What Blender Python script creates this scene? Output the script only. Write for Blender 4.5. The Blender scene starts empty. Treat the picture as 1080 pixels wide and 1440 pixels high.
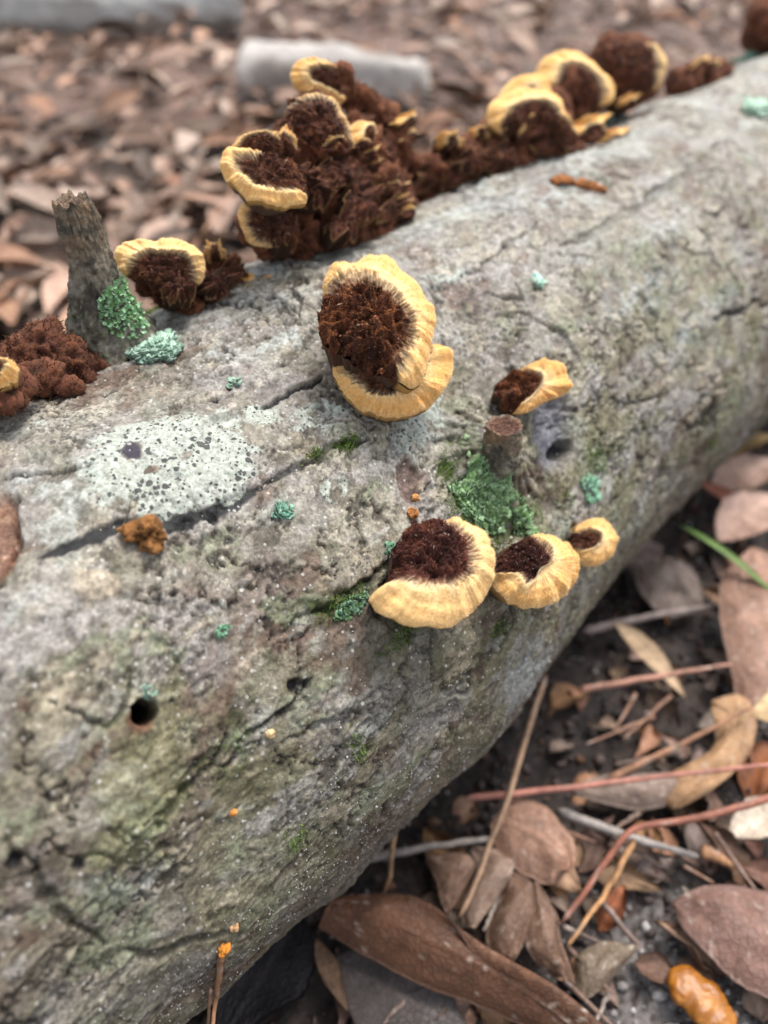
import bpy, bmesh, math, random
import numpy as np
from mathutils import Vector, Matrix

# ------------------------------------------------------------------ camera, sky, sun, exposure
scene = bpy.context.scene
COL = scene.collection
FPX = 1040.0                       # focal length in pixels of a 1080 x 1440 frame
PITCH = math.radians(43.8)
R0 = 0.09                          # log radius (metres)
CAMH = 3.17 * R0
cam_data = bpy.data.cameras.new('camera')
cam = bpy.data.objects.new('camera', cam_data); COL.objects.link(cam)
cam.location = (0, 0, CAMH)
cam.rotation_euler = (math.pi / 2 - PITCH, 0, 0)
cam_data.sensor_fit = 'VERTICAL'; cam_data.sensor_height = 36.0; cam_data.sensor_width = 27.0
cam_data.lens = 36.0 * FPX / 1440.0
cam_data.clip_start = 0.01; cam_data.clip_end = 200
cam_data.dof.use_dof = True
cam_data.dof.focus_distance = 0.181
cam_data.dof.aperture_fstop = cam_data.lens / 3.6
scene.camera = cam

SUN_EL, SUN_AZ = math.radians(66), math.radians(35)      # azimuth from +Y towards +X
world = bpy.data.worlds.new('World'); scene.world = world; world.use_nodes = True
wn = world.node_tree; wn.nodes.clear()
sky = wn.nodes.new('ShaderNodeTexSky'); sky.sky_type = 'NISHITA'; sky.sun_disc = False
sky.sun_elevation = SUN_EL; sky.sun_rotation = SUN_AZ; sky.dust_density = 3.0; sky.air_density = 1.0
hs = wn.nodes.new('ShaderNodeHueSaturation'); hs.inputs['Saturation'].default_value = 0.30
bg = wn.nodes.new('ShaderNodeBackground'); bg.inputs['Strength'].default_value = 0.125
wo = wn.nodes.new('ShaderNodeOutputWorld')
wn.links.new(sky.outputs[0], hs.inputs['Color']); wn.links.new(hs.outputs[0], bg.inputs['Color'])
wn.links.new(bg.outputs[0], wo.inputs['Surface'])
sl = bpy.data.lights.new('sun', 'SUN'); sl.energy = 1.5; sl.angle = math.radians(22); sl.color = (1, .96, .9)
sun = bpy.data.objects.new('sun', sl); COL.objects.link(sun)
sdir = Vector((math.sin(SUN_AZ) * math.cos(SUN_EL), math.cos(SUN_AZ) * math.cos(SUN_EL), math.sin(SUN_EL)))
sun.rotation_euler = sdir.to_track_quat('Z', 'Y').to_euler()
scene.view_settings.view_transform = 'Standard'; scene.view_settings.look = 'None'
scene.view_settings.exposure = 1.36; scene.view_settings.gamma = 1.0
scene.render.engine = 'CYCLES'
scene.cycles.use_denoising = True
scene.cycles.max_bounces = 6

rng = np.random.default_rng(7)
random.seed(7)

# ------------------------------------------------------------------ geometry of the place
AZ = math.radians(42.6)
Dv = np.array([math.sin(AZ), math.cos(AZ), 0.0])      # log axis, running away from the camera
Nv = np.array([math.cos(AZ), -math.sin(AZ), 0.0])     # towards the camera's side of the log
Zv = np.array([0, 0, 1.0])
UA, ZA = -1.655 * R0, 0.95 * R0
CP = np.array([0, 0, CAMH])
Fw = np.array([0, math.cos(PITCH), -math.sin(PITCH)])
Up = np.array([0, math.sin(PITCH), math.cos(PITCH)])
Rt = np.array([1.0, 0, 0])

def unit(v):
    v = np.asarray(v, float); return v / np.linalg.norm(v)
def ray(x, y):
    return unit(Rt * (x - 540) / FPX + Up * (720 - y) / FPX + Fw)
def base_radius(s, th):
    """smooth log radius at distance s along the axis and angle th round it (0 = up, + = camera side)"""
    r = R0 * (1 + 0.075 * np.exp(-((s - .115) / .06) ** 2) * np.clip(np.sin(th - .55), 0, 1)
              + 0.085 * np.exp(-((s - .17) / .10) ** 2) * np.clip(np.cos(th + .6), 0, 1) ** 3
              + 0.012 * np.sin(s * 21 + 1) + 0.02 * np.sin(2 * th + s * 9)
              - 0.045 * np.clip((s - .2) / .3, 0, 1) * np.clip(np.sin(th), 0, 1)
              + 0.02 * np.clip((s - .25) / .3, 0, 1) - 0.10 * np.clip((.05 - s) / .06, 0, 1) * np.clip(np.sin(th - .6), 0, 1))
    return r
def log_rel(P):
    s = P @ Dv; u = P @ Nv - UA; z = P[..., 2] - ZA
    return s, np.arctan2(u, z), np.hypot(u, z)
def log_point(s, th, r=None, lift=0.0):
    s = np.asarray(s, float); th = np.asarray(th, float)
    if r is None: r = base_radius(s, th)
    r = r + lift
    return (s[..., None] * Dv + (UA + r * np.sin(th))[..., None] * Nv + (ZA + r * np.cos(th))[..., None] * Zv)
def log_normal(th):
    return math.sin(th) * Nv + math.cos(th) * Zv
def hit(x, y):
    """where the line of sight through photograph pixel x, y meets the log: (point, s, theta)"""
    d = ray(x, y); t = np.arange(.06, 1.6, .0004)
    P = CP + d * t[:, None]; s, th, r = log_rel(P); f = r - base_radius(s, th)
    k = np.where(f < 0)[0]; i = k[0] if len(k) else int(np.argmin(np.where(t < 1.2, f, 9)))
    return P[i], float(s[i]), float(th[i])
def on_ground(x, y, z=0.0):
    d = ray(x, y); return CP + d * ((z - CAMH) / d[2])
def ridge(x, y, deg):
    """where the line of sight meets the upright plane along the log through angle deg"""
    d = ray(x, y); u = UA + R0 * math.sin(math.radians(deg))
    t = (u - CP @ Nv) / (d @ Nv); return CP + d * t
def sa(x, y):
    _, s, th = hit(x, y); return np.array([s, th * R0])

# ------------------------------------------------------------------ noise
def _hash(ix, iy, iz, seed):
    h = (ix.astype(np.uint32) * np.uint32(374761393) + iy.astype(np.uint32) * np.uint32(668265263)
         + iz.astype(np.uint32) * np.uint32(2147483647 - 58) + np.uint32((seed * 974634777 + 12345) & 0xffffffff))
    h = (h ^ (h >> np.uint32(13))) * np.uint32(1274126177)
    h = (h ^ (h >> np.uint32(15))) * np.uint32(2246822519)
    return h ^ (h >> np.uint32(16))
def noise(p, seed=0):
    p = np.asarray(p, float); i = np.floor(p).astype(np.int64); f = p - i
    w = f * f * f * (f * (f * 6 - 15) + 10)
    out = 0
    for dx in (0, 1):
        for dy in (0, 1):
            for dz in (0, 1):
                h = _hash(i[..., 0] + dx, i[..., 1] + dy, i[..., 2] + dz, seed)
                gx = (h & np.uint32(1023)).astype(float) / 511.5 - 1
                gy = ((h >> np.uint32(10)) & np.uint32(1023)).astype(float) / 511.5 - 1
                gz = ((h >> np.uint32(20)) & np.uint32(1023)).astype(float) / 511.5 - 1
                g = gx * (f[..., 0] - dx) + gy * (f[..., 1] - dy) + gz * (f[..., 2] - dz)
                out = out + g * (w[..., 0] if dx else 1 - w[..., 0]) * (w[..., 1] if dy else 1 - w[..., 1]) * (w[..., 2] if dz else 1 - w[..., 2])
    return np.clip(out * 1.5, -1, 1)
def fbm(p, octaves=4, seed=0, gain=.5):
    a, o, tot = 1.0, 0, 0
    p = np.asarray(p, float)
    for k in range(octaves):
        o = o + a * noise(p * (2.03 ** k) + 17.3 * k, seed + k); tot += a; a *= gain
    return o / tot * 1.6
def worley(u, v, seed=0, jitter=.9):
    iu, iv = np.floor(u).astype(np.int64), np.floor(v).astype(np.int64)
    f1 = np.full(u.shape, 9.0); f2 = f1.copy(); cid = np.zeros(u.shape)
    for dx in (-1, 0, 1):
        for dy in (-1, 0, 1):
            h = _hash(iu + dx, iv + dy, iu * 0, seed)
            px = iu + dx + .5 + jitter * ((h & np.uint32(1023)).astype(float) / 1023 - .5)
            py = iv + dy + .5 + jitter * (((h >> np.uint32(10)) & np.uint32(1023)).astype(float) / 1023 - .5)
            d = np.hypot(u - px, v - py)
            m = d < f1
            f2 = np.where(m, f1, np.minimum(f2, d)); cid = np.where(m, (h >> np.uint32(20)).astype(float) / 4096, cid); f1 = np.where(m, d, f1)
    return f1, f2, cid
def ss(a, b, x):
    t = np.clip((x - a) / (b - a), 0, 1); return t * t * (3 - 2 * t)
def mix(a, b, t):
    a = np.asarray(a, float); b = np.asarray(b, float); t = np.asarray(t)[..., None]; return a * (1 - t) + b * t
def poly_dist(S, A, pts):
    best = np.full(S.shape, 9.0); along = np.zeros(S.shape); L = 0
    pts = np.asarray(pts)
    for a, b in zip(pts[:-1], pts[1:]):
        d = b - a; l2 = d @ d; t = np.clip(((S - a[0]) * d[0] + (A - a[1]) * d[1]) / l2, 0, 1)
        q = np.hypot(S - a[0] - t * d[0], A - a[1] - t * d[1]); m = q < best
        along = np.where(m, L + t * math.sqrt(l2), along); best = np.minimum(best, q); L += math.sqrt(l2)
    return best, along / L

# ------------------------------------------------------------------ mesh and object helpers
def mesh_np(name, V, faces, mat, col=None, smooth=True, attrs=None):
    """faces: list of int arrays (n, 3) or (n, 4)"""
    V = np.asarray(V, np.float32)
    if not isinstance(faces, (list, tuple)): faces = [faces]
    faces = [np.asarray(f, np.int32) for f in faces if len(f)]
    me = bpy.data.meshes.new(name)
    me.vertices.add(len(V)); me.vertices.foreach_set('co', V.ravel())
    nl = sum(f.size for f in faces); npoly = sum(len(f) for f in faces)
    me.loops.add(nl); me.polygons.add(npoly)
    me.loops.foreach_set('vertex_index', np.concatenate([f.ravel() for f in faces]))
    tot = np.concatenate([np.full(len(f), f.shape[1], np.int32) for f in faces])
    me.polygons.foreach_set('loop_start', np.concatenate([[0], np.cumsum(tot)[:-1]]).astype(np.int32))
    me.update(calc_edges=True)
    if smooth: me.polygons.foreach_set('use_smooth', np.ones(npoly, bool))
    if col is not None: color_attr(me, 'Col', col)
    for k, v in (attrs or {}).items(): color_attr(me, k, v)
    me.materials.append(mat); me.update(); me.validate()
    return me
def color_attr(me, name, col):
    c = np.ones((len(me.vertices), 4), np.float32); c[:, :3] = col
    a = me.color_attributes.new(name, 'FLOAT_COLOR', 'POINT'); a.data.foreach_set('color', c.ravel())
def link(name, me, parent=None):
    o = bpy.data.objects.new(name, me); COL.objects.link(o)
    if parent is not None:
        o.parent = parent; o.matrix_parent_inverse = Matrix.Translation(-parent.location)
    return o
def tag(o, label=None, cat=None, group=None, kind=None):
    if label: o['label'] = label
    if cat: o['category'] = cat
    if group: o['group'] = group
    if kind: o['kind'] = kind
    return o
def thing(name, loc, label, cat, group=None):
    o = bpy.data.objects.new(name, None); COL.objects.link(o); o.location = Vector(loc); o.empty_display_size = .01
    return tag(o, label, cat, group)
def grid_faces(n, m, wrap=False):
    i = np.arange(n - 1)[:, None]; j = np.arange(m if wrap else m - 1)[None, :]; j2 = (j + 1) % m
    return np.stack([i * m + j, i * m + j2, (i + 1) * m + j2, (i + 1) * m + j], -1).reshape(-1, 4)
def mesh_normals(me):
    n = np.empty(len(me.vertices) * 3, np.float32); me.vertex_normals.foreach_get('vector', n); return n.reshape(-1, 3)
def mesh_co(me):
    n = np.empty(len(me.vertices) * 3, np.float32); me.vertices.foreach_get('co', n); return n.reshape(-1, 3)

# ------------------------------------------------------------------ materials
def new_mat(name):
    m = bpy.data.materials.new(name); m.use_nodes = True; nt = m.node_tree; nt.nodes.clear()
    out = nt.nodes.new('ShaderNodeOutputMaterial'); b = nt.nodes.new('ShaderNodeBsdfPrincipled')
    nt.links.new(b.outputs[0], out.inputs['Surface']); return m, nt, b
def N(nt, kind, **kw):
    n = nt.nodes.new(kind)
    for k, v in kw.items():
        if k in n.inputs: n.inputs[k].default_value = v
        else: setattr(n, k, v)
    return n
def tex_noise(nt, scale, detail=4, rough=.6, vec=None):
    n = N(nt, 'ShaderNodeTexNoise'); n.inputs['Scale'].default_value = scale; n.inputs['Detail'].default_value = detail
    n.inputs['Roughness'].default_value = rough
    if vec is not None: nt.links.new(vec, n.inputs['Vector'])
    return n.outputs['Fac']
def ramp(nt, fac, lo, hi, a=0.0, b=1.0):
    n = N(nt, 'ShaderNodeMapRange'); n.inputs['From Min'].default_value = lo; n.inputs['From Max'].default_value = hi
    n.inputs['To Min'].default_value = a; n.inputs['To Max'].default_value = b
    nt.links.new(fac, n.inputs['Value']); return n.outputs['Result']
def mixc(nt, fac, a, b, mode='MIX'):
    n = N(nt, 'ShaderNodeMix', data_type='RGBA', blend_type=mode)
    for s, v in ((n.inputs[0], fac), (n.inputs[6], a), (n.inputs[7], b)):
        if isinstance(v, (int, float)): s.default_value = v
        elif isinstance(v, tuple): s.default_value = (*v, 1)
        else: nt.links.new(v, s)
    return n.outputs[2]
def math_(nt, op, a, b=None):
    n = N(nt, 'ShaderNodeMath', operation=op)
    for s, v in zip(n.inputs, (a, b)):
        if v is None: continue
        if isinstance(v, (int, float)): s.default_value = v
        else: nt.links.new(v, s)
    return n.outputs[0]
def attr(nt, name):
    n = N(nt, 'ShaderNodeAttribute', attribute_name=name); return n
def bump(nt, b, h, strength, dist):
    n = N(nt, 'ShaderNodeBump'); n.inputs['Strength'].default_value = strength; n.inputs['Distance'].default_value = dist
    nt.links.new(h, n.inputs['Height']); nt.links.new(n.outputs[0], b.inputs['Normal']); return n

def col_material(name, rough=.8, spec=.3, nscale=900, namp=.35, bscale=1500, bdist=.0002, bstr=.6, sheen=0.0, rand=0.0, sub=0.0, rrange=None, veins=0.0):
    """vertex colour, broken up by fine noise; rand varies whole objects"""
    m, nt, b = new_mat(name)
    co = N(nt, 'ShaderNodeTexCoord').outputs['Object']
    c = attr(nt, 'Col').outputs['Color']
    nz = tex_noise(nt, nscale, 5, .7, co)
    c = mixc(nt, 1.0, c, mixc(nt, ramp(nt, nz, .3, .7), (1 - namp,) * 3, (1 + namp,) * 3), 'MULTIPLY')
    if rand:
        oi = N(nt, 'ShaderNodeObjectInfo').outputs['Random']
        v = ramp(nt, oi, 0, 1, 1 - rand, 1 + rand)
        h = N(nt, 'ShaderNodeHueSaturation'); nt.links.new(v, h.inputs['Value']); nt.links.new(c, h.inputs['Color'])
        nt.links.new(ramp(nt, math_(nt, 'FRACT', math_(nt, 'MULTIPLY', oi, 7.31)), 0, 1, .485, .515), h.inputs['Hue'])
        nt.links.new(ramp(nt, math_(nt, 'FRACT', math_(nt, 'MULTIPLY', oi, 13.7)), 0, 1, .8, 1.2), h.inputs['Saturation'])
        c = h.outputs[0]
    nt.links.new(c, b.inputs['Base Color'])
    b.inputs['Roughness'].default_value = rough; b.inputs['Specular IOR Level'].default_value = spec
    if rrange: nt.links.new(ramp(nt, tex_noise(nt, nscale * .2, 3, .6, co), .35, .65, *rrange), b.inputs['Roughness'])
    if sheen:
        b.inputs['Sheen Weight'].default_value = sheen; b.inputs['Sheen Roughness'].default_value = .5
        b.inputs['Sheen Tint'].default_value = (1, .9, .7, 1)
    if sub:
        b.inputs['Subsurface Weight'].default_value = sub; b.inputs['Subsurface Radius'].default_value = (.003, .0015, .0006); b.inputs['Subsurface Scale'].default_value = 1
    h = tex_noise(nt, bscale, 5, .7, co)
    if veins:
        vo = N(nt, 'ShaderNodeTexVoronoi', feature='DISTANCE_TO_EDGE'); vo.inputs['Scale'].default_value = veins; nt.links.new(co, vo.inputs['Vector'])
        e = ramp(nt, vo.outputs['Distance'], .0, .14, 1, 0); h = math_(nt, 'ADD', h, math_(nt, 'MULTIPLY', e, .6))
        c = mixc(nt, math_(nt, 'MULTIPLY', e, .30), c, mixc(nt, 1.0, c, (.55, .5, .45), 'MULTIPLY'))
        st = ramp(nt, tex_noise(nt, 95, 5, .65, co), .52, .66); c = mixc(nt, math_(nt, 'MULTIPLY', st, .55), c, mixc(nt, 1.0, c, (.45, .38, .34), 'MULTIPLY'))
        nt.links.new(c, b.inputs['Base Color'])
    bump(nt, b, h, bstr, bdist)
    return m

def bark_material():
    m, nt, b = new_mat('bark')
    co = N(nt, 'ShaderNodeTexCoord').outputs['Object']
    c = attr(nt, 'Col').outputs['Color']
    mk = N(nt, 'ShaderNodeSeparateColor'); nt.links.new(attr(nt, 'Mask').outputs['Color'], mk.inputs[0])
    crust, pits, wet = mk.outputs[0], mk.outputs[1], mk.outputs[2]
    fine = tex_noise(nt, 1100, 6, .72, co); mid = tex_noise(nt, 330, 5, .65, co)
    c = mixc(nt, 1.0, c, mixc(nt, ramp(nt, fine, .3, .7), (.40,) * 3, (1.55,) * 3), 'MULTIPLY')
    c = mixc(nt, 1.0, c, mixc(nt, ramp(nt, mid, .35, .65), (.62, .60, .56), (1.32, 1.31, 1.32)), 'MULTIPLY')
    # pale crust of lichen: grainy, dotted with black fruiting bodies
    g = tex_noise(nt, 700, 4, .8, co)
    cc = mixc(nt, ramp(nt, g, .38, .62), (.23, .245, .205), (.49, .54, .475))
    edge = math_(nt, 'ADD', crust, ramp(nt, tex_noise(nt, 260, 5, .7, co), .3, .7, -.42, .42))
    ke = ramp(nt, edge, .35, .75)
    c = mixc(nt, math_(nt, 'MULTIPLY', ke, .86), c, cc)
    v = N(nt, 'ShaderNodeTexVoronoi'); v.inputs['Scale'].default_value = 560; v.inputs['Randomness'].default_value = 1.0; nt.links.new(co, v.inputs['Vector'])
    sp = N(nt, 'ShaderNodeSeparateColor'); nt.links.new(v.outputs['Color'], sp.inputs[0])
    thr = math_(nt, 'MULTIPLY', ramp(nt, sp.outputs[0], .2, 1, .04, .56), ramp(nt, tex_noise(nt, 130, 3, .6, co), .36, .62, .35, 1.15))
    dd = math_(nt, 'ADD', v.outputs['Distance'], ramp(nt, fine, .3, .7, -.10, .10))
    v3 = N(nt, 'ShaderNodeTexVoronoi'); v3.inputs['Scale'].default_value = 1050; nt.links.new(co, v3.inputs['Vector'])
    sp3 = N(nt, 'ShaderNodeSeparateColor'); nt.links.new(v3.outputs['Color'], sp3.inputs[0])
    dots = math_(nt, 'MAXIMUM', math_(nt, 'LESS_THAN', dd, thr), math_(nt, 'LESS_THAN', v3.outputs['Distance'], ramp(nt, sp3.outputs[0], .45, 1, .0, .5)))
    dk = math_(nt, 'MULTIPLY', dots, math_(nt, 'MAXIMUM', ramp(nt, crust, .35, .6), pits))
    c = mixc(nt, math_(nt, 'MULTIPLY', dk, .9), c, (.022, .019, .02))
    # pale grains and flecks
    v2 = N(nt, 'ShaderNodeTexVoronoi'); v2.inputs['Scale'].default_value = 640; nt.links.new(co, v2.inputs['Vector'])
    sp2 = N(nt, 'ShaderNodeSeparateColor'); nt.links.new(v2.outputs['Color'], sp2.inputs[0])
    fl = math_(nt, 'LESS_THAN', v2.outputs['Distance'], ramp(nt, sp2.outputs[1], .55, 1, 0, .30))
    c = mixc(nt, math_(nt, 'MULTIPLY', fl, .55), c, (.55, .54, .50))
    nt.links.new(c, b.inputs['Base Color'])
    nt.links.new(ramp(nt, tex_noise(nt, 120, 4, .6, co), .35, .7, .42, .8), b.inputs['Roughness'])
    b.inputs['Specular IOR Level'].default_value = .45
    h = math_(nt, 'ADD', math_(nt, 'MULTIPLY', fine, .7), math_(nt, 'ADD', mid, math_(nt, 'MULTIPLY', dk, -.25)))
    bump(nt, b, h, .8, .0007)
    return m

M_BARK = bark_material()
M_YELLOW = col_material('fungus_velvet', .88, .12, 1500, .20, 1900, .0003, .8, sheen=.10, sub=.12)
M_FELT = col_material('fungus_felt', .9, .12, 1300, .45, 1200, .0005, .9, sheen=.06)
M_STRAND = col_material('fungus_fibres', .8, .2, 500, .2, 800, .00005, .2)
M_LICHEN = col_material('lichen_lobes', .85, .2, 1500, .25, 1800, .00015, .6)
M_MOSS = col_material('moss', .8, .3, 900, .3, 900, .0001, .3)
M_STUB = col_material('stub_bark', .8, .3, 700, .5, 1000, .0009, .9)
M_LEAF = col_material('dry_leaf', .6, .3, 260, .28, 700, .0003, .6, rand=.15, rrange=(.45, .8), veins=380)
M_LEAF1 = col_material('fallen_leaf', .55, .35, 330, .25, 900, .0004, .7, rrange=(.38, .75), veins=420)
M_TWIG = col_material('needle_and_twig', .6, .35, 400, .35, 900, .0002, .6)
M_SOIL = col_material('soil', .75, .4, 420, .5, 700, .0012, .9, rrange=(.4, .9))
M_CRUMB = col_material('soil_crumb', .7, .45, 900, .35, 1200, .0003, .7)
M_SAND = col_material('sand_grain', .45, .5, 900, .2, 1200, .0001, .4)
M_WOOD = col_material('bare_wood', .75, .3, 60, .18, 300, .001, .6)
M_GREEN = col_material('grass_blade', .5, .4, 200, .2, 800, .0001, .3)
M_AMBER, _nt, _b = new_mat('wet_amber')
_co = N(_nt, 'ShaderNodeTexCoord').outputs['Object']
_nt.links.new(mixc(_nt, ramp(_nt, tex_noise(_nt, 160, 4, .6, _co), .35, .65), (.22, .075, .006), (.42, .17, .02)), _b.inputs['Base Color'])
_b.inputs['Roughness'].default_value = .36; _b.inputs['Subsurface Weight'].default_value = .4
_b.inputs['Subsurface Radius'].default_value = (.004, .002, .0005); _b.inputs['Subsurface Scale'].default_value = 1
bump(_nt, _b, tex_noise(_nt, 420, 5, .65, _co), .5, .0007)

# ------------------------------------------------------------------ the ground: one sheet, fine near the camera
def ground_axis(lo, hi, step, far):
    a = list(np.arange(lo, hi, step)); x, d = hi, step
    while x < far: d *= 1.12; x += d; a.append(x)
    x, d = lo, step; left = []
    while x > -far: d *= 1.12; x -= d; left.append(x)
    return np.array(left[::-1] + a)
gx = ground_axis(-.12, .42, .0017, 60); gy = ground_axis(.02, .50, .0017, 60)
GX, GY = np.meshgrid(gx, gy)
def ground_height(X, Y):
    p = np.stack([X, Y, X * 0], -1)
    z = .006 * fbm(p * 9, 3, 40) + .0035 * fbm(p * 55, 4, 41, .6)
    near = np.exp(-(np.clip(np.hypot(X - .15, Y - .25) - .35, 0, 99) / .4) ** 2)
    z = z + near * .0016 * fbm(p * 260, 3, 42, .6)
    s = X * Dv[0] + Y * Dv[1]; u = X * Nv[0] + Y * Nv[1] - UA
    return z - .004 - .006 * np.exp(-(u / .07) ** 2)
GZ = ground_height(GX, GY)
gp = np.stack([GX, GY, GZ], -1).reshape(-1, 3)
gn = fbm(gp * 30, 4, 50); gn2 = fbm(gp * 150, 4, 51, .7); gn3 = fbm(gp * 420, 2, 52)
gc = mix((.015, .011, .010), (.052, .037, .031), ss(-.5, .6, gn + gn2 * .5))
gc = mix(gc, (.075, .043, .030), ss(.1, .7, gn2) * .6)
# pale sandy patch by the amber blob
ps = on_ground(960, 1370); sand = np.exp(-((gp[:, 0] - ps[0]) ** 2 + (gp[:, 1] - ps[1]) ** 2) / .028 ** 2)
gc = mix(gc, (.23, .215, .21), np.clip(sand * 1.1, 0, 1) * ss(-.5, .4, gn3 + gn2))
far = ss(.55, 1.0, np.hypot(gp[:, 0], gp[:, 1]))
gc = mix(gc, mix((.075, .047, .036), (.22, .13, .095), ss(-.4, .5, gn2)), far)
tag(link('ground', mesh_np('ground', gp, grid_faces(len(gy), len(gx)), M_SOIL, gc)), kind='structure')

# ------------------------------------------------------------------ the log
def axis_s():
    a = [-.45]
    while a[-1] < 1.35:
        s = a[-1]
        d = .0005 if -.11 < s < .22 else (.0005 + (s - .22) * .0042 if s >= .22 else .0005 + (-.11 - s) * .05)
        a.append(s + min(d, .012))
    return np.array(a)
S_ = axis_s()
th_f = np.arange(math.radians(-52), math.radians(118), .0005 / R0)
th_b = np.linspace(th_f[-1], th_f[0] + 2 * math.pi, 46)[1:-1]
TH_ = np.concatenate([th_f, th_b])
S, TH = np.meshgrid(S_, TH_, indexing='ij')
THw = np.where(TH > math.pi, TH - 2 * math.pi, TH)
A = THw * R0
RB = base_radius(S, THw)
LP = np.stack([S, R0 * np.cos(TH), R0 * np.sin(TH)], -1)
n_big = fbm(LP * 14, 3, 1); n_mid = fbm(LP * 60, 4, 2); n_sm = fbm(LP * 190, 4, 3, .6); n_fine = fbm(LP * 620, 3, 4, .65)
n_col = fbm(LP * np.array([22, 34, 34]), 4, 5, .6); n_col2 = fbm(LP * 48 + 7, 4, 6, .6); n_col3 = fbm(LP * 110 + 3, 4, 7, .65)
disp = .0046 * n_big + .0007 * n_mid + .00030 * n_sm + .00022 * n_fine
# ridged wrinkles along the grain
wr = 1 - np.abs(fbm(LP * np.array([45, 130, 130]) + .6 * n_mid[..., None], 4, 8, .6))
disp += .0006 * (wr - .75)
# broken plates of bark with fissures between them
wu = S / .030 + .55 * n_mid + .35 * n_sm; wv = A / .019 + .55 * n_col2 + .35 * n_sm + .35 * S / .03
f1, f2, cid = worley(wu, wv, 11)
pm = ss(-.25, .25, fbm(LP * 26 + 31, 3, 12) + .25 * (THw > .6))
crack = (1 - ss(.015, .10, f2 - f1)) * pm
disp += pm * (cid - .5) * .0007 - .0011 * crack
wu2 = S / .0075 + .35 * n_sm; wv2 = A / .0052 + .35 * n_col3
g1, g2, cid2 = worley(wu2, wv2, 13)
pm2 = ss(.15, .6, fbm(LP * 38 + 91, 3, 14))
crack2 = (1 - ss(.02, .10, g2 - g1)) * pm2
disp += pm2 * (cid2 - .5) * .00018 - .0002 * crack2
# colour: warm grey bark, mottled
TOPL = ss(.75, -.35, THw)                                     # 1 on the weathered crown, 0 low on the flank
c = mix((.235, .200, .150), (.330, .300, .245), ss(-.5, .5, n_col))
c = mix(c, (.215, .165, .135), ss(.0, .55, n_col2) * .75)      # brownish patches
c = mix(c, (.40, .385, .33), ss(.05, .55, -n_col2 + .3 * n_col3) * (.35 + .5 * TOPL))   # weathered pale patches
c = mix(c, (.40, .355, .28), ss(.25, .7, n_col3 + .3 * n_col) * .4)     # cream flakes
alg = ss(-.1, .6, fbm(LP * 20 + 55, 4, 15) + .25)
c = mix(c, (.225, .230, .115), alg * ss(.25, .8, THw) * .4)              # olive algae low down
c = mix(c, (.150, .150, .085), ss(.15, .6, fbm(LP * 75 + 5, 4, 16, .65)) * .6)
c = mix(c, (.44, .46, .44), TOPL * ss(-.35, .45, fbm(LP * 34 + 15, 4, 17, .6)) * .55)
c = mix(c, (.29, .27, .265), ss(.1, .6, fbm(LP * 40 + 75, 3, 18)) * .4)
c *= mix((1, 1, 1), (.78, .76, .72), pm * (cid < .35))[...] if False else 1.0
c = c * (1 + .28 * (cid2 - .5) * pm2 + .22 * (cid - .5) * pm)[..., None]
c = mix(c, (.060, .048, .036), np.clip(crack * .9 + crack2 * .6, 0, 1))
def layer(seed_, freq, lo, wid, colr, amt, step, where=1.0):
    """a bark or crust layer with a crisp, slightly raised edge"""
    global disp, c
    f = fbm(LP * np.asarray(freq) + seed_ * 1.7, 5, 60 + seed_, .58); k = ss(lo, lo + wid, f) * where
    rimk = np.exp(-((f - lo) / (wid * .5)) ** 2) * where; step = step * .55
    disp = disp + step * k; c = mix(c, np.asarray(colr), k * amt); c = mix(c, (.085, .07, .052), rimk * .5 * (step > 0))
layer(1, (30, 48, 48), .22, .05, (.335, .312, .285), .75, .00035)
layer(2, (42, 70, 70), .34, .05, (.42, .38, .31), .6, .00045, ss(1.5, .9, THw))
layer(3, (36, 55, 55), .30, .06, (.17, .118, .088), .75, -.0005)
layer(4, (50, 75, 75), .32, .05, (.265, .28, .19), .65, .0003, ss(.1, .6, THw))
layer(5, (60, 90, 90), .34, .05, (.47, .50, .47), .75, .00025, .3 + .7 * TOPL)
layer(6, (80, 120, 120), .36, .05, (.115, .095, .07), .75, -.0006)
layer(7, (75, 130, 130), .42, .04, (.38, .33, .25), .6, .0004)
vein = 1 - np.abs(fbm(LP * np.array([38, 120, 120]) + 1.3 * n_mid[..., None] + .5 * n_sm[..., None], 3, 21, .55)); vein = ss(.935, .99, vein) * ss(-.15, .3, fbm(LP * 40 + 2, 3, 22))
disp -= .0006 * vein; c = mix(c, (.060, .048, .036), vein * .75)
flake = ss(.28, .42, fbm(LP * np.array([130, 190, 190]) + 11, 3, 23, .6)) * ss(-.1, .4, fbm(LP * 30 + 4, 3, 24)); disp += .00035 * flake; c = mix(c, mix((.40, .34, .25), (.50, .47, .42), TOPL), flake * .6)
pit = ss(.30, .48, fbm(LP * 330 + 5, 3, 25, .6)) * ss(-.3, .4, n_col2 + .2); disp -= .0002 * pit; c = mix(c, (.085, .070, .052), pit * .55)
lil = ss(.15, .5, fbm(LP * 55 + 66, 3, 26)); c = mix(c, (.325, .30, .285), lil * .45)
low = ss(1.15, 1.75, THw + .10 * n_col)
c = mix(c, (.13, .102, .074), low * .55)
mask = np.zeros(S.shape + (3,))
def ellipse(cx, cy, ax, ay, bx, by):
    """patch: centre pixel and two edge pixels -> normalised distance over the bark"""
    o, a, b = sa(cx, cy), sa(ax, ay) - sa(cx, cy), sa(bx, by) - sa(cx, cy)
    m = np.linalg.inv(np.stack([a, b], 1)); du, dv = S - o[0], A - o[1]
    return np.hypot(m[0, 0] * du + m[0, 1] * dv, m[1, 0] * du + m[1, 1] * dv)
jag = .28 * n_sm + .22 * n_col3
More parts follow.
